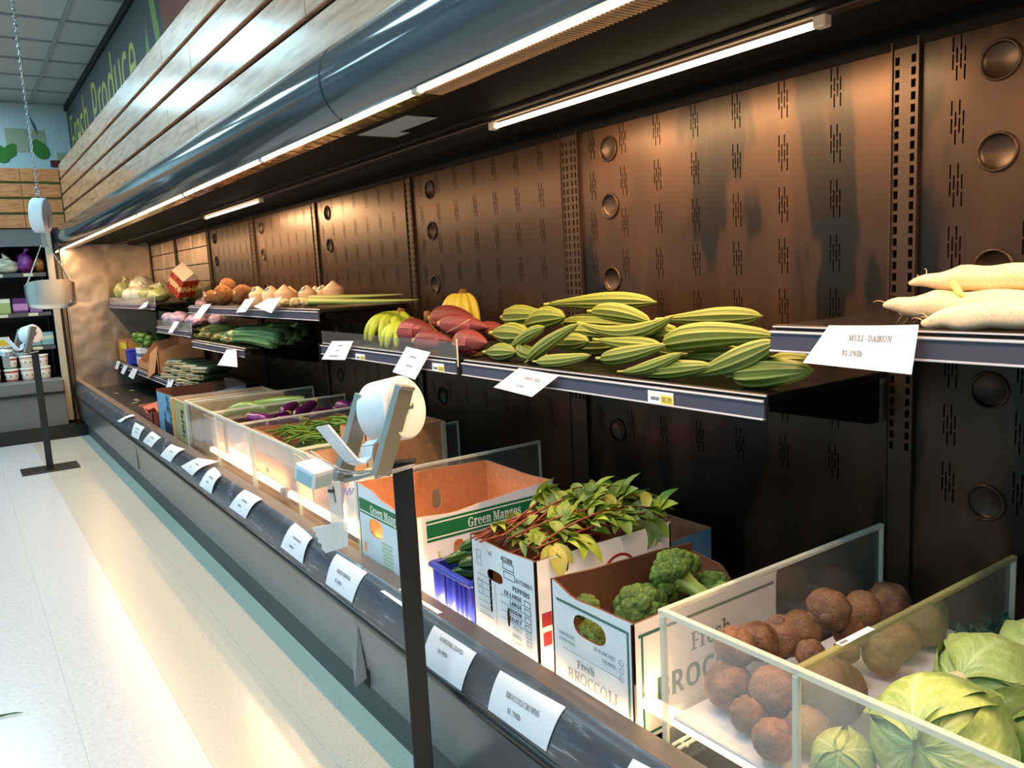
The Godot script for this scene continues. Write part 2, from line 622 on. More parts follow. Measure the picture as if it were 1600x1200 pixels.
# a sheet facing -X with rectangular holes: u runs along z, holes are [z, y, width, height]
func perforated(b: MB, x: float, z0: float, z1: float, y0: float, y1: float, holes: Array, deep := 0.006) -> void:
	var cuts := {z0: true, z1: true}
	for h in holes:
		cuts[h[0] - h[2] * 0.5] = true
		cuts[h[0] + h[2] * 0.5] = true
	var zs := cuts.keys()
	zs.sort()
	var by := {}
	for h in holes:
		var k := int(round((h[0] - h[2] * 0.5) * 100000.0))
		if not by.has(k):
			by[k] = []
		by[k].append([h[1] - h[3] * 0.5, h[1] + h[3] * 0.5, h.size() > 4])
	for i in zs.size() - 1:
		var a: float = zs[i]
		var c: float = zs[i + 1]
		var y := y0
		var list: Array = by.get(int(round(a * 100000.0)), [])
		list.sort()
		for q in list:
			b.oquad(Vector3(x, y, a), Vector3(x, y, c), Vector3(x, q[0], c), Vector3(x, q[0], a), Vector3.LEFT)
			if q[2]:
				y = q[1]
				continue
			b.oquad(Vector3(x, q[0], a), Vector3(x, q[1], a), Vector3(x + deep, q[1], a), Vector3(x + deep, q[0], a), Vector3.BACK)
			b.oquad(Vector3(x, q[0], c), Vector3(x, q[1], c), Vector3(x + deep, q[1], c), Vector3(x + deep, q[0], c), Vector3.FORWARD)
			b.oquad(Vector3(x, q[0], a), Vector3(x, q[0], c), Vector3(x + deep, q[0], c), Vector3(x + deep, q[0], a), Vector3.UP)
			b.oquad(Vector3(x, q[1], a), Vector3(x, q[1], c), Vector3(x + deep, q[1], c), Vector3(x + deep, q[1], a), Vector3.DOWN)
			y = q[1]
		b.oquad(Vector3(x, y, a), Vector3(x, y, c), Vector3(x, y1, c), Vector3(x, y1, a), Vector3.LEFT)


func thick(pts: Array, t: float) -> PackedVector2Array:   # an open line given thickness to its left
	var out := PackedVector2Array()
	var back := []
	for i in pts.size():
		var d: Vector2 = (pts[mini(i + 1, pts.size() - 1)] - pts[maxi(i - 1, 0)]).normalized()
		out.append(pts[i])
		back.append(pts[i] + Vector2(-d.y, d.x) * t)
	back.reverse()
	for q in back:
		out.append(q)
	return out


func cooler() -> void:
	var t := thing("produce_cooler", "long open produce cooler with dark perforated back, grey canopy and slate bumper", "cooler")
	var b := MB.new()
	b.box(Vector3(1.4, 0.075, (Z0 + Z1) / 2), Vector3(0.83, 0.15, Z0 - Z1))
	obj("kick_plate", b.mesh(M.kick), t)
	var seams := [Z0, -2.335, -6.17, Z1]
	for i in 3:
		b = MB.new()
		b.ext(thick([Vector2(0.966, 0.13), Vector2(0.957, 0.145), Vector2(0.95, 0.33), Vector2(0.938, 0.365), Vector2(0.938, 0.4)], -0.012), seams[i] - 0.002, seams[i + 1] + 0.002)
		obj("front_panel", b.mesh(M.front, 30), t)
	b = MB.new()   # the bent corner at a seam
	b.otri(Vector3(0.949, 0.335, -2.335), Vector3(0.935, 0.115, -2.365), Vector3(0.953, 0.2, -2.42), Vector3.LEFT)
	b.otri(Vector3(0.949, 0.335, -2.335), Vector3(0.935, 0.115, -2.365), Vector3(0.953, 0.17, -2.30), Vector3.LEFT)
	obj("panel_corner", b.mesh(M.front), t)
	b = MB.new()
	b.box(Vector3(0.9535, 0.235, -2.318), Vector3(0.002, 0.19, 0.02))
	b.box(Vector3(0.9535, 0.17, -2.30), Vector3(0.003, 0.06, 0.03))
	b.box(Vector3(0.9515, 0.26, -6.17), Vector3(0.003, 0.18, 0.008))
	obj("seam", b.mesh(M.gap), t)
	b = MB.new()
	var pf := []
	for k in 9:
		var a := PI * (0.5 + k / 8.0)
		pf.append(Vector2(0.938 + 0.012 * cos(a), 0.388 + 0.016 * sin(a)))
	b.ext(PackedVector2Array(pf), Z0, Z1)
	obj("bumper_strip", b.mesh(M.rubber, 50), t)
	b = MB.new()
	pf = [Vector2(0.936, 0.40), Vector2(0.9375, 0.425), Vector2(0.942, 0.45), Vector2(0.949, 0.475), Vector2(0.958, 0.497), Vector2(0.969, 0.514), Vector2(0.985, 0.5255)]
	for i in 3:
		b.ext(thick(pf, -0.012), seams[i] - 0.0015, seams[i + 1] + 0.0015)
	obj("bumper_panel", b.mesh(M.slate, 30), t)
	b = MB.new()
	b.ext(thick([Vector2(0.985, 0.5265), Vector2(1.036, 0.5265), Vector2(1.041, 0.522), Vector2(1.041, 0.44)], -0.008), Z0, Z1)
	obj("ledge", b.mesh(M.ledge, 20), t)
	b = MB.new()   # body under the load
	b.box(Vector3(1.42, 0.29, (Z0 + Z1) / 2), Vector3(0.86, 0.28, Z0 - Z1))
	b.box(Vector3(1.905, 1.1, (Z0 + Z1) / 2), Vector3(0.08, 2.0, Z0 - Z1))
	obj("deck", b.mesh(M.dark), t)
	# air grille of thin bars between ledge and low lamp
	b = MB.new()
	for k in 260:
		b.box(Vector3(1.066, 0.496, -2.5 - 0.011 * k), Vector3(0.046, 0.012, 0.0035))
	b.box(Vector3(1.09, 0.496, -3.93), Vector3(0.004, 0.014, 2.87))
	var g := obj("air_grille", b.mesh(mt(Color(0.5, 0.42, 0.34), 0.4)), t)
	g.set_meta("kind", "stuff")
	# back panels, uprights
	for k in 9:
		var zf := -1.04 - 1.22 * (k - 1) - 1.22
		if k == 0:
			zf = -1.04
		var zn := zf + 1.22
		var y1 := 1.91
		b = MB.new()
		if k < 6:
			var holes := []
			for i in 7:
				for j in 8:
					for s in 4:
						for h in 2:
							var zz := zf + 0.115 + 0.154 * i + 0.0085 * (s - 1.5)
							var yy := 1.856 - 0.135 * j + (0.019 if h == 0 else -0.019) + (0.012 if s % 2 == 0 else -0.012)
							holes.append([zz, yy, 0.0036, 0.032])
			for y in [1.832, 1.646, 1.402, 1.135, 0.88]:
				for s in 16:
					var u := (s + 0.5) / 8.0 - 1.0
					holes.append([zf + 0.2 + 0.036 * u, y, 0.0045, 0.072 * sqrt(1.0 - u * u), true])
			perforated(b, XB, zf + 0.032, zn - 0.032, 0.45, y1, holes)
			b.oquad(Vector3(XB, y1, zf + 0.032), Vector3(XB, y1, zn - 0.032), Vector3(XB + 0.01, y1, zn - 0.032), Vector3(XB + 0.01, y1, zf + 0.032), Vector3.UP)
		else:
			b.box(Vector3(XB + 0.004, 0.9, (zf + zn) / 2), Vector3(0.008, 0.9, 1.13))
		var p := obj("back_panel", b.mesh((M.panel if k < 2 else M.panel_clean) if k < 6 else M.steel), t)
		if k >= 6:
			for r in 4:
				for cc in 2:
					var sh := MB.new()
					sh.box(Vector3(XB + 0.004, 1.44 + 0.148 * r - 0.02, zf + 0.035 + 0.29 + 0.58 * cc), Vector3(0.008, 0.143, 0.57), 0.003)
					obj("steel_sheet", sh.mesh(M.steel), p)
		else:
			for y in [1.832, 1.646, 1.402, 1.135, 0.88]:
				var q := MB.new()
				var tf := Transform3D(Basis(Vector3.BACK, PI / 2), Vector3(XB - 0.001, y, zf + 0.2))
				var pr := []
				for s in 9:
					var a := TAU * s / 8.0
					pr.append(Vector2(0.039 + 0.0035 * cos(a), 0.001 + 0.005 * sin(a)))
				q.lathe(pr, 28, tf)
				q.lathe([Vector2(0.0375, 0.004), Vector2(0.0365, 0.0), Vector2(0.031, -0.0095), Vector2(0.0, -0.0105)], 28, tf)
				obj("knockout", q.mesh(M.upright), p)
		# the channel with two or four rows of slots
		var dbl: bool = k in [1, 4]
		var wd := 0.062 if not dbl else 0.095
		b = MB.new()
		var hl := []
		var cols: Array = [-0.019, 0.019] if not dbl else [-0.033, -0.013, 0.013, 0.033]
		for cx in cols:
			for j in 34:
				hl.append([zf + cx, 0.98 + 0.0272 * j, 0.0105 if not dbl else 0.008, 0.018])
		perforated(b, XB - 0.008, zf - wd / 2, zf + wd / 2, 0.45, 1.935, hl, 0.012)
		for s in [-1.0, 1.0]:
			b.box(Vector3(XB - 0.004, 1.19, zf + s * wd / 2), Vector3(0.016, 1.49, 0.004))
		obj("upright", b.mesh(M.upright), t)
		b = MB.new()
		b.box(Vector3(XB + 0.014, 1.2, zf), Vector3(0.01, 1.5, 0.12))
		obj("upright_back", b.mesh(M.gap), t)
	b = MB.new()
	b.box(Vector3(XB + 0.0135, 1.2, -3.0), Vector3(0.002, 1.5, 7.4))
	obj("panel_backing", b.mesh(M.gap), t)
	# roof inside, cove behind the back lamp, canopy
	b = MB.new()
	b.ext(thick([Vector2(1.085, 1.905), Vector2(1.10, 1.935), Vector2(1.47, 1.945), Vector2(1.475, 1.938), Vector2(1.5, 1.938), Vector2(1.52, 1.955), Vector2(1.62, 1.955), Vector2(1.64, 1.93), Vector2(1.68, 1.918), Vector2(1.72, 1.925), Vector2(1.75, 1.95), Vector2(1.8, 1.955), Vector2(1.835, 1.935), Vector2(1.842, 1.905)], 0.01), Z0, Z1)
	obj("inner_roof", b.mesh(M.black, 35), t)
	b = MB.new()
	b.ext(PackedVector2Array([Vector2(1.05, 2.14), Vector2(1.06, 1.96), Vector2(1.9, 1.97), Vector2(1.9, 2.2), Vector2(1.05, 2.2)]), Z0, Z1)
	obj("top_box", b.mesh(M.dark), t)
	b = MB.new()
	b.ext(thick([Vector2(0.992, 1.912), Vector2(1.012, 1.909), Vector2(1.04, 1.903), Vector2(1.085, 1.898)], 0.006), Z0, Z1 + 0.01)
	obj("reflector", b.mesh(M.mirror, 20), t)
	b = MB.new()
	for k in 170:
		b.box(Vector3(1.05, 1.8985, 0.3 - 0.0125 * k), Vector3(0.055, 0.006, 0.0045))
	obj("ribbed_grille", b.mesh(mt(Color(0.62, 0.52, 0.42), 0.4)), t).set_meta("kind", "stuff")
	var cs := [Z0, -2.245, -5.83, Z1 + 0.12]
	pf = []
	for k in 15:
		var a := PI * (0.545 + 0.83 * k / 14.0)
		pf.append(Vector2(1.062 + 0.125 * cos(a), 2.012 + 0.122 * sin(a)))
	pf.append(Vector2(0.985, 1.9))
	for i in 3:
		b = MB.new()
		b.ext(thick(pf, -0.008), cs[i] - 0.003, cs[i + 1] + 0.003)
		obj("canopy", b.mesh(M.canopy, 40), t)
	b = MB.new()
	b.ext(thick(pf.map(func(q): return q + Vector2(0.004, 0)), -0.006), Z0, Z1)
	b.ext(thick(pf.map(func(q): return q + Vector2(-0.003, 0)), -0.006), -2.235, -2.239)
	obj("canopy_joint", b.mesh(M.dark, 40), t)
	# steel end
	b = MB.new()
	b.box(Vector3(1.44, 1.18, Z1 - 0.02), Vector3(0.92, 1.5, 0.03))
	b.box(Vector3(0.98, 1.25, Z1 + 0.005), Vector3(0.02, 1.32, 0.05), 0.006)
	obj("end_panel", b.mesh(M.steel), t)
	# lamps
	for k in 9:
		b = MB.new()
		b.rod(Vector3(0.998, 1.897, -1.2 * k + 0.585), Vector3(0.998, 1.897, -1.2 * k - 0.585), 0.0085, 10)
		var lt := obj("light_tube", b.mesh(M.tube, 0), t)
		b = MB.new()
		b.box(Vector3(0.998, 1.897, -1.2 * k - 0.6), Vector3(0.024, 0.018, 0.028), 0.003)
		obj("lamp_socket", b.mesh(M.socket), lt)
	for z in BACK_TUBES:
		b = MB.new()
		b.rod(Vector3(1.55, 1.925, z + 0.6), Vector3(1.55, 1.925, z - 0.6), 0.008, 10)
		var lt := obj("light_tube", b.mesh(M.tube), t)
		for s in [-1.0, 1.0]:
			b = MB.new()
			b.box(Vector3(1.55, 1.93, z + s * 0.617), Vector3(0.026, 0.03, 0.03), 0.003)
			obj("lamp_socket", b.mesh(M.socket), lt)
	b = MB.new()
	b.box(Vector3(1.55, 1.944, -4.5), Vector3(0.04, 0.012, 10.0), 0.003)
	obj("lamp_channel", b.mesh(M.upright), t)
	for q in LOW_TUBES:
		b = MB.new()
		b.rod(q + Vector3(0, 0, 0.58), q - Vector3(0, 0, 0.58), 0.016, 12)
		var lt := obj("light_tube", b.mesh(M.low_tube), t)
		for s in [-1.0, 1.0]:
			b = MB.new()
			b.box(q + Vector3(0, -0.004, s * 0.6), Vector3(0.03, 0.034, 0.03), 0.004)
			obj("lamp_socket", b.mesh(M.socket), lt)
	# notices stuck on the inner roof
	for q in [[Vector3(1.29, 1.937, -2.585), 0.15, 0.1], [Vector3(1.27, 1.937, -2.4), 0.11, 0.26]]:
		b = MB.new()
		b.box(q[0], Vector3(q[1], 0.0015, q[2]))
		tag(obj(numbered("notice_sheet"), b.mesh(M.ink_grey), self), ["small grey notice stuck under the dark roof of the cooler, nearer the aisle end", "longer grey notice stuck under the dark roof of the cooler beside the small one"][0 if q[2] < 0.2 else 1], "notice")


func wood() -> void:
	var b := MB.new()
	b.box(Vector3(1.085, 2.415, -4.4), Vector3(0.03, 0.56, 10.1))
	var t := struct("trim_1", b.mesh(M.brown_gap), "varnished wood boards in four rows above the cooler canopy")
	for r in 4:
		var z := Z0
		var k := 0
		for z2 in ([-1.9, -4.05, -6.6, -9.43] if r % 2 == 0 else [-2.6, -4.6, -7.4, -9.43]):
			b = MB.new()
			var y := 2.2085 + 0.1535 * r
			b.box(Vector3(1.06, y, (z + z2) / 2), Vector3(0.022, 0.135, z - z2 - 0.002), 0.004)
			obj("plank", b.mesh(M.wood), t)
			z = z2
			k += 1
	b = MB.new()
	b.box(Vector3(-0.6, 2.40, -9.478), Vector3(3.4, 0.56, 0.02))
	t = struct("trim_2", b.mesh(M.green_strip), "wood boards in four rows with green gaps across the end of the aisle")
	for r in 4:
		var x := 1.047
		for x2 in [0.70, -0.5, -2.2]:
			b = MB.new()
			b.box(Vector3((x + x2) / 2, 2.175 + 0.1515 * r, -9.458 + (0.004 if x2 < 0.6 else 0.0)), Vector3(x - x2 - 0.002, 0.128, 0.02), 0.003)
			obj("plank", b.mesh(M.wood_far), t)
			x = x2


func far_case() -> void:
	var t := thing("end_cooler", "dark open cooler with grey base across the end of the aisle under wood boards", "cooler")
	var b := MB.new()
	b.box(Vector3(-0.7, 1.1, -10.4), Vector3(3.1, 2.0, 0.1))
	b.box(Vector3(-0.7, 2.06, -9.95), Vector3(3.1, 0.1, 0.95))
	b.box(Vector3(0.9, 1.1, -9.95), Vector3(0.06, 2.0, 0.95))
	obj("cabinet", b.mesh(M.dark), t)
	b = MB.new()
	b.ext(PackedVector2Array([Vector2(-2.2, 2.1), Vector2(0.83, 2.1), Vector2(0.83, 1.93), Vector2(-2.2, 1.93)]), -9.5, -9.46)
	obj("hood", b.mesh(M.far_grey), t)
	b = MB.new()
	b.box(Vector3(-0.68, 0.53, -9.32), Vector3(3.02, 0.13, 0.24), 0.01)
	b.box(Vector3(-0.68, 0.29, -9.32), Vector3(3.02, 0.34, 0.2), 0.006)
	obj("front_panel", b.mesh(M.far_grey), t)
	b = MB.new()
	b.box(Vector3(-0.68, 0.465, -9.31), Vector3(3.02, 0.025, 0.25), 0.004)
	b.box(Vector3(-0.62, 0.06, -9.33), Vector3(3.2, 0.12, 0.42))
	b.box(Vector3(-0.68, 0.5, -9.9), Vector3(3.02, 0.18, 0.95))
	obj("base", b.mesh(M.rubber), t)
	for y in [1.665, 1.268, 0.925]:
		b = MB.new()
		b.box(Vector3(-0.68, y - 0.012, -9.78), Vector3(3.0, 0.016, 0.62))
		var s := obj("shelf", b.mesh(M.black), t)
		b = MB.new()
		b.box(Vector3(-0.68, y - 0.018, -9.465), Vector3(3.0, 0.04, 0.012), 0.002)
		obj("price_rail", b.mesh(mt(Color(0.3, 0.3, 0.32), 0.4)), s)
		for x in [0.40, 0.66, -0.1, -0.6]:
			b = MB.new()
			b.box(Vector3(x, y - 0.018, -9.457), Vector3(0.085, 0.03, 0.003))
			obj("price_label", b.mesh(mt(Color(0.8, 0.8, 0.66), 0.6)), s)
	b = MB.new()
	b.box(Vector3(0.865, 1.12, -9.4), Vector3(0.062, 1.96, 0.06), 0.006)
	tag(obj(numbered("corner_post"), b.mesh(M.beige), self), "beige upright corner post between the end cooler and the long cooler", "post")


func arc(a: Vector3, m: Vector3, b: Vector3, n: int) -> PackedVector3Array:
	var k := m * 2.0 - (a + b) * 0.5
	var out := PackedVector3Array()
	for i in n:
		var t := i / float(n - 1)
		out.append(a * (1 - t) * (1 - t) + k * 2.0 * t * (1 - t) + b * t * t)
	return out


func radii(n: int, f: Callable) -> PackedFloat32Array:
	var out := PackedFloat32Array()
	for i in n:
		out.append(f.call(i / float(n - 1)))
	return out


# ---------- shelves
func shelf(za: float, zb: float, top: float, label: String, fence := 0.0) -> Node3D:
	var t := thing("shelf", label, "shelf", Vector3(0, top, (za + zb) / 2), "black shelves of the long cooler")
	var L := absf(zb - za) - 0.008
	var b := MB.new()
	b.box(Vector3((XS + 0.012 + XB - 0.012) / 2, -0.01, 0), Vector3(XB - XS - 0.024, 0.016, L), 0.002)
	b.box(Vector3(XS + 0.012, -0.012, 0), Vector3(0.012, 0.024, L), 0.003)
	obj("tray", b.mesh(M.shelf), t)
	b = MB.new()
	b.box(Vector3(XS - 0.002, -0.032, 0), Vector3(0.006, 0.042, L))
	obj("price_rail", b.mesh(M.rail), t)
	b = MB.new()
	b.box(Vector3(XS - 0.004, -0.0145, 0), Vector3(0.012, 0.0045, L), 0.001)
	b.box(Vector3(XS - 0.004, -0.053, 0), Vector3(0.012, 0.004, L), 0.001)
	b.box(Vector3(XS + 0.003, -0.004, 0), Vector3(0.003, 0.003, L))
	obj("rail_edge", b.mesh(M.rail_edge), t)
	for s in [-1.0, 1.0]:
		b = MB.new()
		b.ext(PackedVector2Array([Vector2(XS + 0.04, -0.02), Vector2(XB - 0.012, -0.02), Vector2(XB - 0.012, -0.13), Vector2(XB - 0.05, -0.13), Vector2(XS + 0.04, -0.045)]), s * (L / 2 - 0.02) - 0.002, s * (L / 2 - 0.02) + 0.002)
		obj("bracket", b.mesh(M.black), t)
	if fence > 0.0:
		b = MB.new()
		b.box(Vector3(XS + 0.004, fence / 2 - 0.002, 0), Vector3(0.003, fence, L))
		var f := obj("clear_fence", b.mesh(M.haze), t)
		b = MB.new()
		b.box(Vector3(XS + 0.004, fence / 2 - 0.01, L / 2), Vector3(0.004, fence + 0.04, 0.004))
		obj("fence_edge", b.mesh(M.edge), f)
	return t


func shelves() -> void:
	shelf(-1.058, 0.16, 1.312, "short black shelf at right carrying the white daikon radishes")
	shelf(-2.297, -1.067, 1.164, "black shelf piled with ridged green gourds, lower than the daikon shelf")
	shelf(-3.553, -2.331, 1.164, "black shelf with clear fence holding bananas and red banana flowers", 0.055)
	shelf(-4.785, -3.55, 1.318, "black shelf holding the rows of peeled white coconuts")
	shelf(-6.03, -4.795, 1.318, "black shelf under the brown coconuts, left of the peeled ones")
	shelf(-6.02, -4.77, 1.074, "black shelf holding husked corn and leeks below the brown coconuts")
	shelf(-7.2, -6.04, 1.142, "small black shelf with clear fence holding purple netted bags", 0.05)
	shelf(-8.40, -7.2, 1.326, "far black shelf under the bagged cabbages and the gift carton", 0.05)
	shelf(-9.55, -8.41, 1.326, "farthest upper black shelf touching the steel end panel", 0.05)
	shelf(-7.2, -6.04, 0.70, "low black shelf below the netted bags with folded leaf packs")
	shelf(-9.55, -7.21, 0.70, "lowest long black shelf near the steel end with open cartons")
	# ticket labels in the rails
	var n := 0
	for q in [[1.122, -3.114, 0.092, 0.026], [1.124, -2.455, 0.083, 0.03], [1.127, -1.372, 0.085, 0.031]]:
		var t := thing("rail_label", ["small white and yellow label in the shelf rail beneath the green bananas", "small white and yellow label in the rail under the banana flowers", "white and yellow $0.99 label in the rail under the ridged gourds"][n], "label", Vector3(XS - 0.0065, q[0], q[1]), "price labels in the shelf rails")
		var b := MB.new()
		b.box(Vector3.ZERO, Vector3(0.001, q[3], q[2]))
		obj("ticket", b.mesh(M.paper), t)
		b = MB.new()
		b.box(Vector3(-0.0006, -0.004, q[2] * 0.25), Vector3(0.001, q[3] * 0.7, q[2] * 0.46))
		obj("yellow_patch", b.mesh(M.yellow), t)
		words(t, "$0.99", Vector3(-0.0014, -0.003, q[2] * 0.25), FACE, 0.012, M.ink, q[2] * 0.36)
		b = MB.new()
		for k in 9:
			b.box(Vector3(-0.0008, -0.003, -q[2] * 0.36 + 0.0032 * k), Vector3(0.0006, 0.008, 0.0016 if k % 3 else 0.0024))
		obj("barcode", b.mesh(M.ink), t)
		n += 1


# ---------- acrylic dividers and fronts
func divider(z: float, label: String, olive := false) -> void:
	var t := thing("acrylic_divider", label, "divider", Vector3(1.447, 0.44, z), "clear acrylic dividers standing in the cooler")
	var b := MB.new()
	b.box(Vector3(0, 0.165, 0), Vector3(0.77, 0.33, 0.009))
	obj("clear_sheet", b.mesh(M.plexi), t)
	var ed: Material = M.edge_olive if olive else M.edge
	b = MB.new()
	b.box(Vector3(0, 0.334, 0), Vector3(0.776, 0.011, 0.013), 0.002)
	obj("top_edge", b.mesh(ed), t)
	b = MB.new()
	b.box(Vector3(0.385, 0.165, 0), Vector3(0.005, 0.33, 0.010))
	obj("rear_edge", b.mesh(M.edge), t)


func front_sheet(za: float, zb: float, label: String, m: Material, posts: Array) -> void:
	var t := thing("acrylic_guard", label, "acrylic guard", Vector3(1.058, 0.45, (za + zb) / 2), "clear acrylic fronts behind the ledge")
	var L := absf(zb - za) - 0.004
	var b := MB.new()
	b.box(Vector3(0, 0.165, 0), Vector3(0.006, 0.32, L))
	obj("clear_sheet", b.mesh(m), t)
	b = MB.new()
	b.box(Vector3(0, 0.33, 0), Vector3(0.013, 0.013, L), 0.002)
	obj("top_edge", b.mesh(M.edge), t)
	for z in posts:
		b = MB.new()
		b.box(Vector3(-0.001, 0.162, z - (za + zb) / 2), Vector3(0.012, 0.322, 0.012), 0.002)
		obj("upright_edge", b.mesh(M.edge), t)


func bins() -> void:
	divider(-1.075, "thick clear acrylic divider between the broccoli carton and the beets")
	divider(-0.77, "clear acrylic divider with olive edge between the beets and the cabbages", true)
	divider(-2.5, "clear acrylic divider behind the tall open mango carton")
	divider(-3.125, "clear acrylic divider between stacked wooden trays and green beans")
	divider(-3.93, "clear acrylic divider between the green beans and the eggplants")
	divider(-4.42, "clear acrylic divider between the eggplants and the long green squash")
	divider(-4.93, "clear acrylic divider between the long green squash and the pale crate")
	front_sheet(-1.07, 0.5, "clear thick-edged acrylic front before the beets and cabbages", M.plexi, [-1.063, -0.762])
	front_sheet(-3.69, -2.5, "hazy acrylic front before the green beans, lamp glowing behind it", M.haze, [-3.68, -3.1, -2.51])
	front_sheet(-4.97, -3.70, "hazy acrylic front before eggplants and squash, left of the bean front", M.haze, [-4.96, -4.3, -3.71])
	var b := MB.new()
	b.box(Vector3(1.447, 0.797 - 0.0, -0.80), Vector3(0.001, 0.001, 0.001))
	var t := thing("divider_sticker", "white printed sticker along the olive-edged divider top", "sticker", Vector3(1.235, 0.7808, -0.77))
	b = MB.new()
	b.box(Vector3(0, 0, 0), Vector3(0.10, 0.001, 0.014))
	obj("paper", b.mesh(M.paper), t)
	b = MB.new()
	b.box(Vector3(-0.036, 0.0007, 0), Vector3(0.02, 0.0006, 0.006))
	obj("print", b.mesh(M.ink), t)
	# white board that the beets and cabbages lie on
	t = thing("display_board", "white board raised over the lamp under the beets and cabbages", "board", Vector3(1.455, 0.44, -0.3))
	b = MB.new()
	b.box(Vector3(0.0, 0.115, 0), Vector3(0.765, 0.009, 1.52), 0.002)
	obj("top", b.mesh(M.board), t)
	for s in [[-0.3, -0.6], [-0.3, 0.3], [0.3, -0.6], [0.3, 0.3]]:
		b = MB.new()
		b.box(Vector3(s[0], 0.055, s[1]), Vector3(0.02, 0.11, 0.02))
		obj("foot", b.mesh(M.board), t)
	b = MB.new()
	for z in [-0.745, -0.73]:
		b.rod(Vector3(-0.40, 0.07, z), Vector3(-0.05, 0.08, z), 0.004, 6)
	for k in 9:
		b.rod(Vector3(-0.38 + 0.04 * k, 0.071, -0.748), Vector3(-0.38 + 0.04 * k, 0.071, -0.722), 0.003, 6)
	obj("wire_rack", b.mesh(M.edge), t)


# ---------- cartons: local axes, front looks to -X, near side to +Z
func side(p: Node, n: String, a: Vector3, u: Vector3, L: float, tops: Array, out: Vector3, mo: Material, mi: Material, holes := [], th := 0.006) -> void:
	var bo := MB.new()
	var bi := MB.new()
	var N := 28
	var top := func(s: float) -> float:
		var f := s / L * (tops.size() - 1)
		var i := mini(int(f), tops.size() - 2)
		return lerpf(tops[i], tops[i + 1], smoothstep(0.0, 1.0, f - i))
	var at := []
	for i in N + 1:
		at.append(L * i / N)
	for h in holes:
		for k in 15:
			at.append(h[0] + h[2] * cos(PI * k / 14.0))
	at.sort()
	for i in at.size() - 1:
		var s0: float = at[i]
		var s1: float = at[i + 1]
		if s1 - s0 < 0.00005:
			continue
		var spans := [[0.0, 0.0, top.call(s0), top.call(s1)]]
		for h in holes:   # [centre along, centre up, half length, half height]
			var e0 := absf(s0 - h[0])
			var e1 := absf(s1 - h[0])
			if maxf(e0, e1) > h[2] + 0.00002:
				continue
			var q0: float = h[3] * pow(maxf(0.0, 1.0 - pow(minf(1.0, e0 / h[2]), 4.0)), 0.5)
			var q1: float = h[3] * pow(maxf(0.0, 1.0 - pow(minf(1.0, e1 / h[2]), 4.0)), 0.5)
			var sp = spans.pop_back()
			spans.append([sp[0], sp[1], h[1] - q0, h[1] - q1])
			spans.append([h[1] + q0, h[1] + q1, sp[2], sp[3]])
		for k in spans.size():
			var sp = spans[k]
			var pa: Vector3 = a + u * s0
			var pb: Vector3 = a + u * s1
			var U := Vector3.UP
			bo.oquad(pa + U * sp[0], pb + U * sp[1], pb + U * sp[3], pa + U * sp[2], out)
			var ia := pa - out * th
			var ib := pb - out * th
			bi.oquad(ia + U * sp[0], ib + U * sp[1], ib + U * sp[3], ia + U * sp[2], -out)
			bi.oquad(pa + U * sp[2], pb + U * sp[3], ib + U * sp[3], ia + U * sp[2], Vector3.UP)
			if k > 0:
				bi.oquad(pa + U * sp[0], pb + U * sp[1], ib + U * sp[1], ia + U * sp[0], Vector3.DOWN)
	for s in [0.0, L]:
		var pa: Vector3 = a + u * s
		bi.oquad(pa, pa + Vector3.UP * top.call(s), pa - out * th + Vector3.UP * top.call(s), pa - out * th, u * (1.0 if s > 0 else -1.0))
	var am := bo.mesh(mo)
	bi.mesh(mi, 0.0, am)
	obj(n, am, p)


func carton(n: String, label: String, cat: String, lo: Vector3, hi: Vector3, mo: Material, mi: Material, tops := {}, holes := {}, group := "") -> Node3D:
	var t := thing(n, label, cat, Vector3((lo.x + hi.x) / 2, lo.y, (lo.z + hi.z) / 2), group)
	var d := hi.x - lo.x
	var w := hi.z - lo.z
	var h := hi.y - lo.y
	var b := MB.new()
	b.box(Vector3(0, 0.006, 0), Vector3(d - 0.012, 0.01, w - 0.012))
	obj("bottom_panel", b.mesh(mi), t)
	side(t, "front_panel", Vector3(-d / 2, 0, -w / 2), Vector3.BACK, w, tops.get("f", [h, h]), Vector3.LEFT, mo, mi, holes.get("f", []))
	side(t, "side_panel", Vector3(-d / 2, 0, w / 2), Vector3.RIGHT, d, tops.get("n", [h, h]), Vector3.BACK, mo, mi, holes.get("n", []))
	side(t, "rear_panel", Vector3(d / 2, 0, -w / 2), Vector3.BACK, w, tops.get("b", [h, h]), Vector3.RIGHT, mo, mi, holes.get("b", []))
	side(t, "side_panel", Vector3(-d / 2, 0, -w / 2), Vector3.RIGHT, d, tops.get("l", [h, h]), Vector3.FORWARD, mo, mi, holes.get("l", []))
	return t


func strips(p: Node, n: String, m: Material, list: Array) -> void:   # thin printed bars: [centre, size]
	var b := MB.new()
	for q in list:
		b.box(q[0], q[1])
	obj(n, b.mesh(m), p)


func outline(list: Array, c: Vector3, w: float, h: float, t: float) -> void:   # an empty printed box on a front
	for s in [-1.0, 1.0]:
		list.append([c + Vector3(0, s * h / 2, 0), Vector3(0.0006, t, w + t)])
		list.append([c + Vector3(0, 0, s * w / 2), Vector3(0.0006, h, t)])


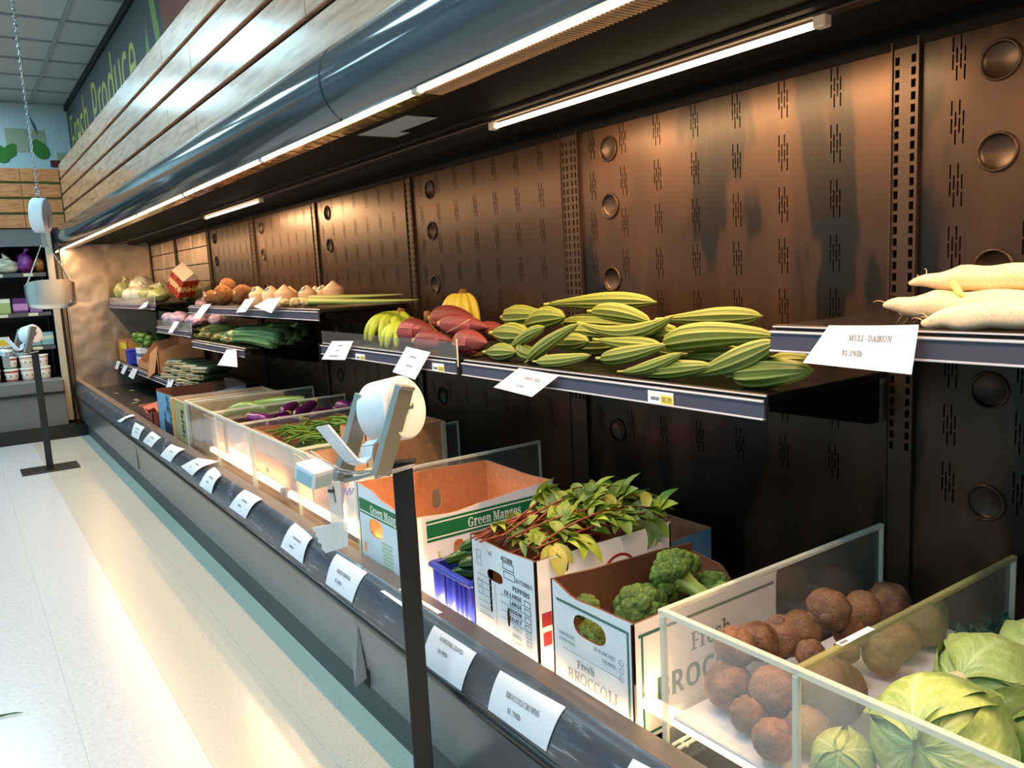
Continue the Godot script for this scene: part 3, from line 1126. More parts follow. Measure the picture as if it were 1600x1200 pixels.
func boxes() -> void:
	# carton of broccoli
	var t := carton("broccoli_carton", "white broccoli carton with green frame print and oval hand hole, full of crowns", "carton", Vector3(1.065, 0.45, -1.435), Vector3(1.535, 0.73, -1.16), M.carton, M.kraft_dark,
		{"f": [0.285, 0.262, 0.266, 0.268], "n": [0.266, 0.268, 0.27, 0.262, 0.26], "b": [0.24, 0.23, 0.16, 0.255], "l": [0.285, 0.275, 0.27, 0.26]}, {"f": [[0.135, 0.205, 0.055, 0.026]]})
	var fx := -0.2355
	var nz := 0.138
	var l := []
	l.append([Vector3(fx, 0.243, 0.0), Vector3(0.0006, 0.006, 0.235)])
	l.append([Vector3(fx, 0.125, 0.122), Vector3(0.0006, 0.242, 0.006)])
	l.append([Vector3(-0.21, 0.12, nz), Vector3(0.006, 0.225, 0.0006)])
	l.append([Vector3(0.0, 0.235, nz), Vector3(0.44, 0.007, 0.0006)])
	l.append([Vector3(0.0, 0.012, nz), Vector3(0.42, 0.006, 0.0006)])
	strips(t, "green_border", M.teal_print, l)
	words(t, "14 BUNCHES", Vector3(fx, 0.165, -0.085), FACE, 0.008, M.ink_grey, 0.06)
	words(t, "LOOSE PACK", Vector3(fx, 0.15, -0.085), FACE, 0.008, M.ink_grey, 0.06)
	words(t, "18 BUNCHES", Vector3(fx, 0.168, 0.045), FACE, 0.009, M.ink_grey, 0.07)
	words(t, "CROWNS", Vector3(fx, 0.15, 0.06), FACE, 0.009, M.ink_grey, 0.045)
	words(t, "Fresh", Vector3(fx, 0.108, -0.02), FACE, 0.018, M.ink_grey, 0.06, true, true)
	words(t, "BROCCOLI", Vector3(fx, 0.075, 0.0), FACE, 0.026, M.ink_grey, 0.17, true)
	strips(t, "printed_line", M.ink_grey, [[Vector3(fx, 0.13, 0.0), Vector3(0.0006, 0.0012, 0.2)]])
	for k in 3:
		var b := MB.new()
		b.lathe([Vector2(0.006, 0), Vector2(0.007, 0.0005), Vector2(0.0072, 0)], 14, Transform3D(Basis(Vector3.BACK, PI / 2), Vector3(fx, 0.168 - 0.018 * k, 0.1)))
		obj("printed_circle", b.mesh(M.ink_grey), t)
	words(t, "Fresh", Vector3(0.0, 0.175, nz), Basis.IDENTITY, 0.042, M.ink_green, 0.13, true, true)
	words(t, "BROCCOLI", Vector3(0.0, 0.1, nz), Basis.IDENTITY, 0.055, M.ink_green, 0.34, false, true)
	# carton of gongura leaves
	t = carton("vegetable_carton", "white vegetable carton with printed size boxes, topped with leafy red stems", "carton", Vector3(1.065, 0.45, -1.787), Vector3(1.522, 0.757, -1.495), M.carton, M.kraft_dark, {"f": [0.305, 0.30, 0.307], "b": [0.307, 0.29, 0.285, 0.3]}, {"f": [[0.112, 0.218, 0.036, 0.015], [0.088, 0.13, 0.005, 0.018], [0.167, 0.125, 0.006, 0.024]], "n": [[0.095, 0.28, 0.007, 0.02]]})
	fx = -0.229
	nz = 0.1465
	words(t, "ACORN", Vector3(fx, 0.279, 0.025), FACE, 0.0125, M.ink_dark, 0.05, false, true)
	words(t, "BUTTERNUT", Vector3(fx, 0.236, 0.097), FACE, 0.011, M.ink_dark, 0.07)
	words(t, "PEPPERS", Vector3(fx, 0.211, 0.082), FACE, 0.013, M.ink_dark, 0.072, false, true)
	var lines := [["EX-LARGE", 0.19, 0.045, 0.075], ["LARGE", 0.169, 0.055, 0.05], ["MEDIUM", 0.148, 0.05, 0.06], ["SELECT", 0.127, 0.052, 0.05]]
	l = []
	for q in lines:
		words(t, q[0], Vector3(fx, q[1], q[2]), FACE, 0.0115, M.ink_dark, q[3], false, true)
		outline(l, Vector3(fx, q[1] - 0.003, 0.107), 0.025, 0.014, 0.0014)
		l.append([Vector3(fx, q[1] - 0.010, 0.04), Vector3(0.0006, 0.001, 0.1)])
	outline(l, Vector3(fx, 0.262, 0.03), 0.048, 0.017, 0.0016)
	outline(l, Vector3(fx, 0.238, 0.033), 0.048, 0.018, 0.0016)
	strips(t, "printed_boxes", M.ink_dark, l)
	l = []
	for q in [["1 BEL", 0.276, -0.055, 0.025], ["SELECT", 0.106, 0.058, 0.04], ["SMALL", 0.085, 0.055, 0.04], ["CHOPPER", 0.064, 0.055, 0.05]]:
		words(t, q[0], Vector3(fx, q[1], q[2]), FACE, 0.010, M.ink_grey, q[3])
	for k in 4:
		outline(l, Vector3(fx, 0.262 - 0.022 * (k % 2) - 0.08 * (k / 2), -0.108), 0.022, 0.017, 0.001)
	for k in 3:
		outline(l, Vector3(fx, 0.105 - 0.021 * k, 0.107), 0.022, 0.012, 0.001)
	for k in 7:
		l.append([Vector3(fx, 0.205 - 0.018 * k, -0.085), Vector3(0.0006, 0.0015, 0.07 - 0.004 * (k % 3))])
	l.append([Vector3(fx, 0.12, -0.035), Vector3(0.0006, 0.16, 0.001)])
	strips(t, "faint_print", M.ink_grey, l)
	strips(t, "red_print", M.red_print, [[Vector3(-0.20, 0.155, nz), Vector3(0.03, 0.035, 0.0006)], [Vector3(-0.20, 0.105, nz), Vector3(0.026, 0.035, 0.0006)]])
	var rb := MB.new()
	rb.lathe([Vector2(0.055, 0), Vector2(0.059, 0.0006), Vector2(0.063, 0)], 32, Transform3D(Basis(Vector3.RIGHT, PI / 2), Vector3(0.04, 0.2, nz)))
	obj("red_ring", rb.mesh(M.red_print), t)
	# mango carton
	t = carton("mango_carton", "empty white and brown carton with green band reading Green Mangos, behind the post", "carton", Vector3(1.046, 0.45, -2.482), Vector3(1.568, 0.75, -2.068), M.carton, M.kraft_in,
		{"f": [0.318, 0.312, 0.29, 0.278, 0.29], "n": [0.287, 0.277, 0.288, 0.298, 0.304], "b": [0.303, 0.30, 0.297, 0.303], "l": [0.318, 0.31, 0.303]}, {"f": [[0.13, 0.185, 0.05, 0.03], [0.04, 0.1, 0.01, 0.018]], "n": [[0.145, 0.155, 0.02, 0.034]], "l": [[0.30, 0.2, 0.02, 0.035]]})
	fx = -0.2615
	nz = 0.2075
	strips(t, "green_band", M.green_print, [[Vector3(0.015, 0.235, nz), Vector3(0.48, 0.066, 0.0008)], [Vector3(fx, 0.245, -0.03), Vector3(0.0008, 0.05, 0.33)]])
	strips(t, "white_line", M.white_print, [[Vector3(0.015, 0.258, nz + 0.0005), Vector3(0.48, 0.004, 0.0006)], [Vector3(0.015, 0.212, nz + 0.0005), Vector3(0.48, 0.004, 0.0006)], [Vector3(fx - 0.0005, 0.228, -0.03), Vector3(0.0006, 0.004, 0.33)]])
	words(t, "Green Mangos", Vector3(0.02, 0.234, nz + 0.0006), Basis.IDENTITY, 0.03, M.white_print, 0.2, true, true)
	words(t, "Green Mangos", Vector3(fx - 0.0006, 0.246, 0.0), FACE, 0.028, M.white_print, 0.22, true, true)
	l = []
	for k in 6:
		l.append([Vector3(fx, 0.19 - 0.014 * k, -0.145), Vector3(0.0006, 0.0018, 0.07 - 0.007 * (k % 3))])
	for k in 7:
		l.append([Vector3(fx, 0.15 - 0.013 * k, 0.0), Vector3(0.0006, 0.008, 0.075 - 0.008 * (k % 2))])
	strips(t, "faint_print", mt(Color(0.72, 0.78, 0.68), 0.6), l)
	# blue crate
	t = thing("plastic_crate", "blue ribbed plastic crate of dark cucumbers between mango and vegetable cartons", "crate", Vector3(1.21, 0.45, -1.93))
	var b := MB.new()
	var w := 0.23
	var d := 0.28
	b.box(Vector3(0, 0.005, 0), Vector3(d - 0.03, 0.01, w - 0.03))
	for s in [-1.0, 1.0]:
		b.box(Vector3(s * (d / 2 - 0.012), 0.075, 0), Vector3(0.006, 0.15, w - 0.03))
		b.box(Vector3(0, 0.075, s * (w / 2 - 0.012)), Vector3(d - 0.03, 0.15, 0.006))
	obj("body", b.mesh(M.crate_blue), t)
	b = MB.new()
	for s in [-1.0, 1.0]:
		b.box(Vector3(s * (d / 2 - 0.006), 0.148, 0), Vector3(0.02, 0.016, w), 0.004)
		b.box(Vector3(0, 0.148, s * (w / 2 - 0.006)), Vector3(d - 0.01, 0.016, 0.02), 0.004)
	obj("rim", b.mesh(M.crate_blue), t)
	for z in [-0.09, -0.03, -0.015, 0.03, 0.055, 0.08, 0.1]:
		b = MB.new()
		b.box(Vector3(-d / 2 + 0.006, 0.07, z), Vector3(0.012, 0.14, 0.006), 0.002)
		obj("rib", b.mesh(M.crate_blue), t)
	# light blue box behind
	carton("blue_box", "pale blue cardboard box behind the leafy vegetable carton, against the back", "carton", Vector3(1.545, 0.45, -1.98), Vector3(1.79, 0.655, -1.585), M.blue_card, M.kraft_in, {"f": [0.205, 0.19, 0.2], "n": [0.2, 0.205]})
	# trays stacked behind the roll stand
	for k in 2:
		t = carton("wooden_tray", ["lower of two stacked kraft trays with round holes behind the bag roll", "upper of two stacked kraft trays with round holes behind the bag roll"][k], "tray", Vector3(1.25, 0.45 + 0.201 * k, -3.10), Vector3(1.605, 0.65 + 0.201 * k, -2.84), M.kraft, M.kraft_in, {}, {"n": [[0.27, 0.12, 0.011, 0.012], [0.08, 0.12, 0.011, 0.012]]}, "stacked kraft trays")
		b = MB.new()
		for s in [-1.0, 1.0]:
			b.box(Vector3(0.166 * s, 0.1, 0.134), Vector3(0.02, 0.196, 0.006), 0.001)
		obj("corner_batten", b.mesh(M.beige), t)
	# beans
	t = carton("bean_carton", "open kraft carton of loose green beans behind the hazy acrylic front", "carton", Vector3(1.13, 0.45, -3.915), Vector3(1.60, 0.75, -3.145), M.kraft, M.kraft_in, {"f": [0.3, 0.3, 0.28, 0.3], "l": [0.3, 0.29, 0.3]}, {"f": [[0.18, 0.12, 0.02, 0.012], [0.55, 0.14, 0.02, 0.012]]})
	strips(t, "white_label", mt(Color(0.7, 0.6, 0.52), 0.7), [[Vector3(-0.2355, 0.24, 0.0), Vector3(0.0008, 0.09, 0.7)]])
	l = []
	for k in 5:
		l.append([Vector3(-0.2365, 0.05 + 0.004 * k, 0.31 + 0.008 * (k % 2)), Vector3(0.0006, 0.0025, 0.03)])
	l.append([Vector3(-0.2365, 0.2, -0.12), Vector3(0.0006, 0.002, 0.14)])
	strips(t, "dark_print", M.ink_dark, l)
	t = carton("eggplant_tray", "brown wooden tray of purple eggplants left of the beans", "tray", Vector3(1.13, 0.45, -4.40), Vector3(1.68, 0.725, -3.95), M.kraft, M.kraft_dark)
	strips(t, "clear_film", pane(0.2, 0.1, Color(0.9, 0.85, 0.92)), [[Vector3(-0.277, 0.17, 0.02), Vector3(0.001, 0.2, 0.4)]])
	carton("squash_tray", "kraft tray of long pale green squash beside the eggplants", "tray", Vector3(1.13, 0.45, -4.905), Vector3(1.68, 0.70, -4.445), M.kraft, M.beige)
	t = carton("pale_crate", "pale wooden crate with dark stencil print and empty foam walls, left of the squash", "crate", Vector3(1.075, 0.45, -5.42), Vector3(1.66, 0.755, -4.955), tri(mt(Color(0.85, 0.8, 0.68), 0.7), Vector3(2, 8, 2), ntex(0.03, 61, [[0.0, Color(0.72, 0.66, 0.52)], [1.0, Color(0.88, 0.84, 0.74)]])), M.beige, {}, {})
	b = MB.new()
	b.box(Vector3(-0.297, 0.152, -0.215), Vector3(0.012, 0.304, 0.03), 0.002)
	obj("corner_batten", b.mesh(tri(mt(Color(0.8, 0.62, 0.36), 0.7), Vector3(2, 2, 2))), t)
	b = MB.new()
	b.box(Vector3(-0.02, 0.3, 0.02), Vector3(0.5, 0.02, 0.02), 0.003)
	obj("rim_batten", b.mesh(M.beige), t)
	l = []
	for k in 6:
		l.append([Vector3(-0.2935, 0.09 + 0.03 * k, 0.02 + 0.012 * (k % 2)), Vector3(0.0006, 0.014 + 0.006 * (k % 3), 0.05 + 0.02 * (k % 2))])
	strips(t, "stencil_print", M.ink_dark, l)
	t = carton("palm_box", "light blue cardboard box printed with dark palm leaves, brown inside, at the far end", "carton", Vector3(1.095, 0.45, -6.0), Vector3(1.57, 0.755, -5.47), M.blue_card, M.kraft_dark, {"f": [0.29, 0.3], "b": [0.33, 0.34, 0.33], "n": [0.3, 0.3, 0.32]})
	b = MB.new()
	for q in [[Vector3(-0.2385, 0.23, 0.06), 1.0], [Vector3(-0.2385, 0.16, 0.13), 0.8], [Vector3(-0.2385, 0.13, -0.05), 0.7]]:
		for k in 8:
			var a := -2.2 + k * 0.6
			var dir: Vector3 = Vector3(0, sin(a), cos(a)) * 0.085 * q[1]
			var nn: Vector3 = Vector3(0, cos(a), -sin(a)) * 0.008 * q[1]
			b.oquad(q[0], q[0] + dir * 0.5 + nn, q[0] + dir, q[0] + dir * 0.5 - nn, Vector3.LEFT)
	obj("palm_print", b.mesh(mt(Color(0.1, 0.3, 0.3), 0.6)), t)
	strips(t, "dark_print", mt(Color(0.2, 0.16, 0.28), 0.6), [[Vector3(-0.2385, 0.06, 0.08), Vector3(0.0006, 0.09, 0.32)]])
	t = carton("fruit_box", "low brick-red box with torn flaps, farthest on the cooler floor", "carton", Vector3(1.06, 0.45, -6.55), Vector3(1.28, 0.585, -6.04), mt(Color(0.5, 0.22, 0.16), 0.7), mt(Color(0.62, 0.4, 0.32), 0.8), {"f": [0.12, 0.14, 0.11, 0.135], "b": [0.14, 0.16, 0.13]})
	b = MB.new()
	b.box(Vector3(0.0, 0.14, -0.12), Vector3(0.18, 0.006, 0.2), 0.0, Basis(Vector3(0, 0, 1), 0.25))
	b.box(Vector3(0.02, 0.13, 0.14), Vector3(0.16, 0.006, 0.18), 0.0, Basis(Vector3(1, 0, 0), 0.2))
	obj("flap", b.mesh(mt(Color(0.66, 0.36, 0.28), 0.7)), t)


# ---------- produce by kind
func lin(r: float, g: float, b: float) -> Color:
	return Color(r, g, b).srgb_to_linear()


func gourd(a: Vector3, m: Vector3, b: Vector3, r: float, label: String, sd: int) -> void:
	var t := thing("ridge_gourd", label, "gourd", m, "ridged green gourds")
	var n := 26
	var p := arc(a - m, Vector3.ZERO, b - m, n)
	var fat := 0.52 + 0.12 * sin(sd * 1.7)
	var rr := radii(n, func(u): return r * clampf(0.3 + 0.72 * sin(PI * pow(u, 0.62 + 0.1 * sin(sd * 2.1)) if sd % 3 == 1 else PI * pow(u, 1.35 + 0.2 * sin(sd * 2.1))), 0.12, 1.0) * clampf(u * 16.0 + 0.25, 0.25, 1.0) * clampf((1.0 - u) * 9.0 + 0.12, 0.12, 1.0))
	var q := fat * 0.12
	var mb := MB.new()
	mb.sweep(p, rr, 80, 10, 0.17, lin(0.29 + q, 0.37 + q * 0.8, 0.13), lin(0.47 + q, 0.53 + q, 0.27), 1.0, 12.0)
	obj("body", mb.mesh(M.veg), t)
	mb = MB.new()
	var e := (p[0] - p[2]).normalized()
	mb.sweep(PackedVector3Array([p[0] - e * 0.004, p[0] + e * 0.01, p[0] + e * 0.02]), PackedFloat32Array([r * 0.26, r * 0.2, r * 0.24]), 10, 0, 0, lin(0.6, 0.6, 0.3), lin(0.6, 0.6, 0.3))
	obj("stem", mb.mesh(M.veg), t)


func daikon(a: Vector3, m: Vector3, b: Vector3, r: float, label: String) -> void:
	var t := thing("daikon", label, "daikon", m, "white daikon radishes")
	var n := 26
	var p := arc(a - m, Vector3.ZERO, b - m, n)
	for i in n:
		p[i] += Vector3(0, sin(i * 0.9 + a.z * 30.0) * 0.0018, 0)
	var rr := radii(n, func(u): return r * clampf(0.16 + 1.6 * pow(u, 0.72) if u < 0.34 else 1.0, 0.1, 1.0) * (1.0 + 0.03 * sin(u * 23.0)) * (1.0 if u < 0.97 else 0.7))
	var mb := MB.new()
	mb.sweep(p, rr, 24, 0, 0, lin(0.93, 0.87, 0.76), lin(0.93, 0.87, 0.76))
	obj("root", mb.mesh(M.daikon), t)
	for k in 4:
		mb = MB.new()
		var s := p[1 + k * 2]
		var d := Vector3(rng.randf_range(-0.3, 0.1), rng.randf_range(-1, 1), rng.randf_range(-1, 0.4)).normalized()
		mb.sweep(arc(s, s + d * (rr[1 + k * 2] + 0.008), s + d * (rr[1 + k * 2] + 0.016) + Vector3(0, -0.006, -0.006), 5), PackedFloat32Array([0.0014, 0.001, 0.0008, 0.0006, 0.0003]), 5, 0, 0, lin(0.8, 0.7, 0.55), lin(0.8, 0.7, 0.55))
		obj("root_hair", mb.mesh(M.veg), t)


func flower(o: Vector3, dir: Vector3, L: float, r: float, label: String) -> void:
	var t := thing("banana_flower", label, "banana flower", o, "red banana flowers")
	var d := dir.normalized()
	var n := 34
	var p := arc(-d * L / 2, Vector3(0, 0.004, 0), d * L / 2, n)
	var fr := func(u: float) -> float: return r * clampf(pow(sin(PI * pow(clampf(u, 0, 1), 0.62)), 0.7), 0.05, 1.0)
	var mb := MB.new()
	mb.sweep(p, radii(n, fr), 84, 42, 0.016, lin(0.36, 0.15, 0.15), lin(0.5, 0.23, 0.22), 1.0, 2.0)
	obj("bud", mb.mesh(M.bloom), t)
	for k in 2:   # outer bracts, each a curled shell over part of the bud
		mb = MB.new()
		var y := d.cross(Vector3.UP).normalized()
		var z := y.cross(d)
		var N := 16
		var K := 20
		for i in N + 1:
			for j in K + 1:
				var u := 0.06 + (0.66 - 0.14 * k) * i / N
				var a := (j / float(K) - 0.5) * 3.0 + k * 2.6 + o.z * 9.0
				var e := pow(absf(j / float(K) - 0.5) * 2.0, 4.0) + pow(i / float(N), 8.0)
				var rr: float = fr.call(u) * (1.03 + 0.05 * e)
				var streak := 0.5 + 0.5 * sin(a * 34.0)
				mb.vert(-d * L / 2 + d * (L * u) + (z * cos(a) + y * sin(a)) * rr, lin(0.46, 0.19, 0.2).lerp(lin(0.64, 0.32, 0.31), streak * 0.5 + 0.5 * e))
		for i in N:
			for j in K:
				var q := i * (K + 1) + j
				mb.f4(q, q + K + 1, q + K + 2, q + 1)
		obj("bract", mb.mesh(M.bloom), t)
	mb = MB.new()
	mb.sweep(PackedVector3Array([-d * L * 0.46, -d * (L * 0.5 + 0.015)]), PackedFloat32Array([r * 0.4, r * 0.3]), 12, 0, 0, lin(0.72, 0.6, 0.42), lin(0.72, 0.6, 0.42))
	obj("stem", mb.mesh(M.bloom), t)


func bananas(o: Vector3, turn: float, n: int, L: float, r: float, up: float, c0: Color, c1: Color, label: String) -> void:
	var t := thing("banana_bunch", label, "bananas", o, "")
	t.rotation.y = turn
	for i in n:
		var a := (i - (n - 1) / 2.0) * 0.42
		var out := Vector3(sin(a), 0, cos(a))
		var p := arc(Vector3(0, up, 0) + out * 0.012, Vector3(0, up * 0.75, 0) + out * L * 0.55, out * L * 0.8 + Vector3(0, -up * 0.35, 0), 14)
		var mb := MB.new()
		mb.sweep(p, radii(14, func(u): return r * clampf(pow(sin(PI * (0.09 + u * 0.86)), 0.6), 0.25, 1.0)), 15, 5, 0.07, c0, c1, 1.0, 2.0)
		obj("finger", mb.mesh(M.veg), t)
	var mb := MB.new()
	mb.sweep(PackedVector3Array([Vector3(0, up - 0.012, 0), Vector3(0, up + 0.012, -0.006), Vector3(0, up + 0.03, -0.012)]), PackedFloat32Array([r * 1.3, r * 1.0, r * 0.7]), 10, 0, 0, lin(0.42, 0.3, 0.14), lin(0.4, 0.3, 0.14))
	obj("crown_stem", mb.mesh(M.veg), t)


func beet(o: Vector3, r: float, tilt: Vector3, label: String, c0: Color, c1: Color) -> void:
	var t := thing("beet", label, "beet", o, "brown beets on the white board")
	var ax := tilt.normalized()
	var bs := Basis(Quaternion(Vector3.UP, ax))
	var nz := noise(0.11, int(absf(o.x * 1000) + absf(o.z * 3000)), 3)
	var mb := MB.new()
	mb.lump(Vector3.ZERO, Vector3(r, r * 0.94, r), nz, 0.13, c0, c1, 30, 20, bs)
	obj("root", mb.mesh(M.beet), t)
	mb = MB.new()
	mb.lathe([Vector2(0, 0.003), Vector2(r * 0.16, 0.003), Vector2(r * 0.26, 0), Vector2(r * 0.34, -r * 0.12)], 14, Transform3D(bs, ax * r * 0.93), lin(0.44, 0.32, 0.27))
	obj("leaf_scar", mb.mesh(M.veg_matte), t)


func cabbage(o: Vector3, r: float, up: Vector3, label: String, pale: float, wraps: int, sd: int, cut := false) -> void:
	var t := thing("cabbage", label, "cabbage", o, "")
	var bs := Basis(Quaternion(Vector3.UP, up.normalized())).rotated(up.normalized(), sd * 1.3)
	var nz := noise(0.05, sd, 2)
	var c0 := lin(0.60 + pale * 0.14, 0.72 + pale * 0.08, 0.42 + pale * 0.14)
	var c1 := lin(0.78, 0.85, 0.58)
	var mb := MB.new()
	mb.lump(Vector3.ZERO, Vector3(r * 0.92, r * 0.9, r * 0.92), nz, 0.03, c0, c1, 28, 20, bs)
	obj("head", mb.mesh(M.leafy), t)
	for w in wraps + 3:
		var inner := w < 3
		mb = MB.new()
		var yaw := TAU * w / 3.0 + (0.0 if inner else 0.9) + rng.randf() * 0.3
		var wide := 1.32 if inner else 1.0 + rng.randf() * 0.25
		var longu := 2.86 if inner else 1.9 + rng.randf() * 0.5
		var N := 40
		var K := 36
		var R := r * (0.955 + 0.012 * w)
		for i in N + 1:
			var v := i / float(N)
			for j in K + 1:
				var u := j / float(K) * 2.0 - 1.0
				var edge := maxf(absf(u), maxf(0.0, (v - 0.6) / 0.4))
				var wv := wide * (0.3 + 0.7 * sin(PI * clampf(v * 0.6 + 0.06, 0, 1)))
				var th := 0.1 + longu * v * (1.0 - (0.05 if inner else 0.16) * u * u)
				var az := yaw + u * wv
				var mid := exp(-pow(u / 0.07, 2.0)) * (1.0 - v * 0.75)
				var sv := fposmod((v - absf(u) * 0.5) * 5.5 + 0.25, 1.0)
				var sidev := exp(-pow((sv - 0.5) / 0.085, 2.0)) * clampf(1.1 - absf(u), 0, 1) * clampf(absf(u) * 8.0, 0, 1)
				var s2 := fposmod((v * 1.3 + absf(u) * 1.6) * 6.0, 1.0)
				var small := exp(-pow((s2 - 0.5) / 0.12, 2.0)) * 0.3
				var fine := 0.5 + 0.5 * nz.get_noise_2d(u * 70.0 + w * 50.0, v * 70.0)
				var vein := maxf(maxf(mid, sidev * 0.7), small * clampf(absf(u) * 3.0, 0, 1))
				var wave := (0.012 if inner else 0.04) * edge * edge * edge * sin(u * 9.0 + v * 14.0 + w * 2.0 + sd)
				var lift := (0.01 if inner else 0.08) * pow(edge, 6.0)
				var pucker := 0.012 * nz.get_noise_2d(u * 160.0 + w * 31.0, v * 160.0)
				var rad := R * (1.0 + 0.012 * vein + wave + lift + pucker)
				var d := Vector3(sin(PI - th) * cos(az), cos(PI - th), sin(PI - th) * sin(az))
				var base := lin(0.50 + 0.14 * pale, 0.62 + 0.08 * pale, 0.30 + 0.10 * pale)
				if not inner:
					base = base.lerp(lin(0.40, 0.56, 0.30), 0.5 - 0.4 * pale)
				var col := base.lerp(lin(0.72, 0.80, 0.48), fine * 0.5).lerp(lin(0.86, 0.9, 0.7), vein * 0.75)
				mb.vert(bs * (d * rad), col)
		for i in N:
			for j in K:
				var q := i * (K + 1) + j
				mb.f4(q, q + 1, q + K + 2, q + K + 1)
		obj("wrapper_leaf", mb.mesh(M.leafy), t)
	if cut:
		mb = MB.new()
		mb.lathe([Vector2(0, 0.012), Vector2(r * 0.22, 0.010), Vector2(r * 0.27, -0.004), Vector2(r * 0.27, -0.03)], 18, Transform3D(bs.rotated(bs.x, PI), -bs.y * r * 0.99), lin(0.85, 0.79, 0.6))
		obj("cut_stalk", mb.mesh(M.veg), t)


func broccoli(o: Vector3, r: float, up: Vector3, label: String, sd: int, light := 0.0, stalk := true) -> void:
	var t := thing("broccoli", label, "broccoli", o, "broccoli crowns in the carton")
	var bs := Basis(Quaternion(Vector3.UP, up.normalized()))
	var nz := noise(0.22, sd, 2)
	var mb := MB.new()
	var K := 20
	for k in K:
		var y := 1.0 - (k + 0.5) / K * 1.15
		var a := k * 2.39996 + sd
		var d := Vector3(sqrt(maxf(0, 1 - y * y)) * cos(a), y, sqrt(maxf(0, 1 - y * y)) * sin(a))
		var f := 0.9 + 0.2 * rng.randf()
		mb.lump(bs * (d * r * 0.64 * f), Vector3.ONE * r * 0.37, nz, 0.2, lin(0.17, 0.27, 0.12), lin(0.38 + light, 0.5 + light, 0.22), 22, 15)
	obj("florets", mb.mesh(M.floret), t)
	if stalk:
		mb = MB.new()
		var p := PackedVector3Array([bs * Vector3(0, -r * 1.15, 0), bs * Vector3(0, -r * 0.7, 0), bs * Vector3(0, -r * 0.3, 0), bs * Vector3(0, 0.1 * r, 0)])
		mb.sweep(p, PackedFloat32Array([r * 0.26, r * 0.27, r * 0.38, r * 0.7]), 16, 5, 0.12, lin(0.55, 0.66, 0.32), lin(0.68, 0.76, 0.45))
		obj("stalk", mb.mesh(M.veg), t)
		for k in 6:
			mb = MB.new()
			var a := TAU * k / 6.0
			mb.sweep(PackedVector3Array([bs * Vector3(0, -r * 0.5, 0), bs * Vector3(cos(a) * r * 0.3, -r * 0.25, sin(a) * r * 0.3), bs * Vector3(cos(a) * r * 0.62, 0, sin(a) * r * 0.62)]), PackedFloat32Array([r * 0.12, r * 0.11, r * 0.14]), 8, 0, 0, lin(0.6, 0.7, 0.36), lin(0.6, 0.7, 0.36))
			obj("branch", mb.mesh(M.veg), t)


func pod(n: String, cat: String, label: String, group: String, p: PackedVector3Array, rr: PackedFloat32Array, c0: Color, c1: Color, ribs: int, amp: float, mat: Material, cap := Color(0, 0, 0, 0)) -> Node3D:
	var c := p[p.size() / 2]
	var t := thing(n, label, cat, c, group)
	var q := PackedVector3Array()
	for v in p:
		q.append(v - c)
	var mb := MB.new()
	mb.sweep(q, rr, 20 if ribs == 0 else ribs * 5, ribs, amp, c0, c1, 1.0, 3.0)
	obj("body", mb.mesh(mat), t)
	if cap.a > 0.0:
		mb = MB.new()
		var e := (q[0] - q[1]).normalized()
		mb.sweep(PackedVector3Array([q[0] + e * 0.03, q[0] + e * 0.012, q[1], q[2]]), PackedFloat32Array([rr[0] * 0.5, rr[0] * 0.6, rr[1] * 1.08, rr[2] * 1.03]), 12, 5, 0.1, cap, cap)
		obj("calyx", mb.mesh(M.veg), t)
	return t


func leaf_mesh(L: float, lobes: int, droop: float, mat: Material) -> ArrayMesh:
	var mb := MB.new()
	var an := [0.0] if lobes == 1 else ([0.0, 0.72, -0.72] if lobes == 3 else [0.0, 0.6, -0.6, 1.2, -1.2])
	for a in an:
		var f: float = 1.0 if a == 0.0 else (0.78 if absf(a) < 1.0 else 0.55)
		var dir := Vector3(sin(a), 0, cos(a))
		var sd := Vector3(cos(a), 0, -sin(a))
		var wd := L * 0.27 * f if lobes > 1 else L * 0.3
		var prev := []
		for i in 6:
			var u := i / 5.0
			var c := dir * (L * f * u) + Vector3(0, 0.10 * L * sin(u * 2.2) - droop * L * u * u, 0)
			var w := wd * pow(sin(PI * clampf(0.1 + 0.9 * u, 0, 1)), 0.8) * (1.0 if i < 5 else 0.0)
			if i == 0:
				w = wd * 0.6
			var row := [c - sd * w + Vector3(0, w * 0.35, 0), c, c + sd * w + Vector3(0, w * 0.35, 0)]
			if i > 0:
				for k in 2:
					mb.oquad(prev[k], prev[k + 1], row[k + 1], row[k], Vector3.UP)
			prev = row
	return mb.mesh(mat, 60)


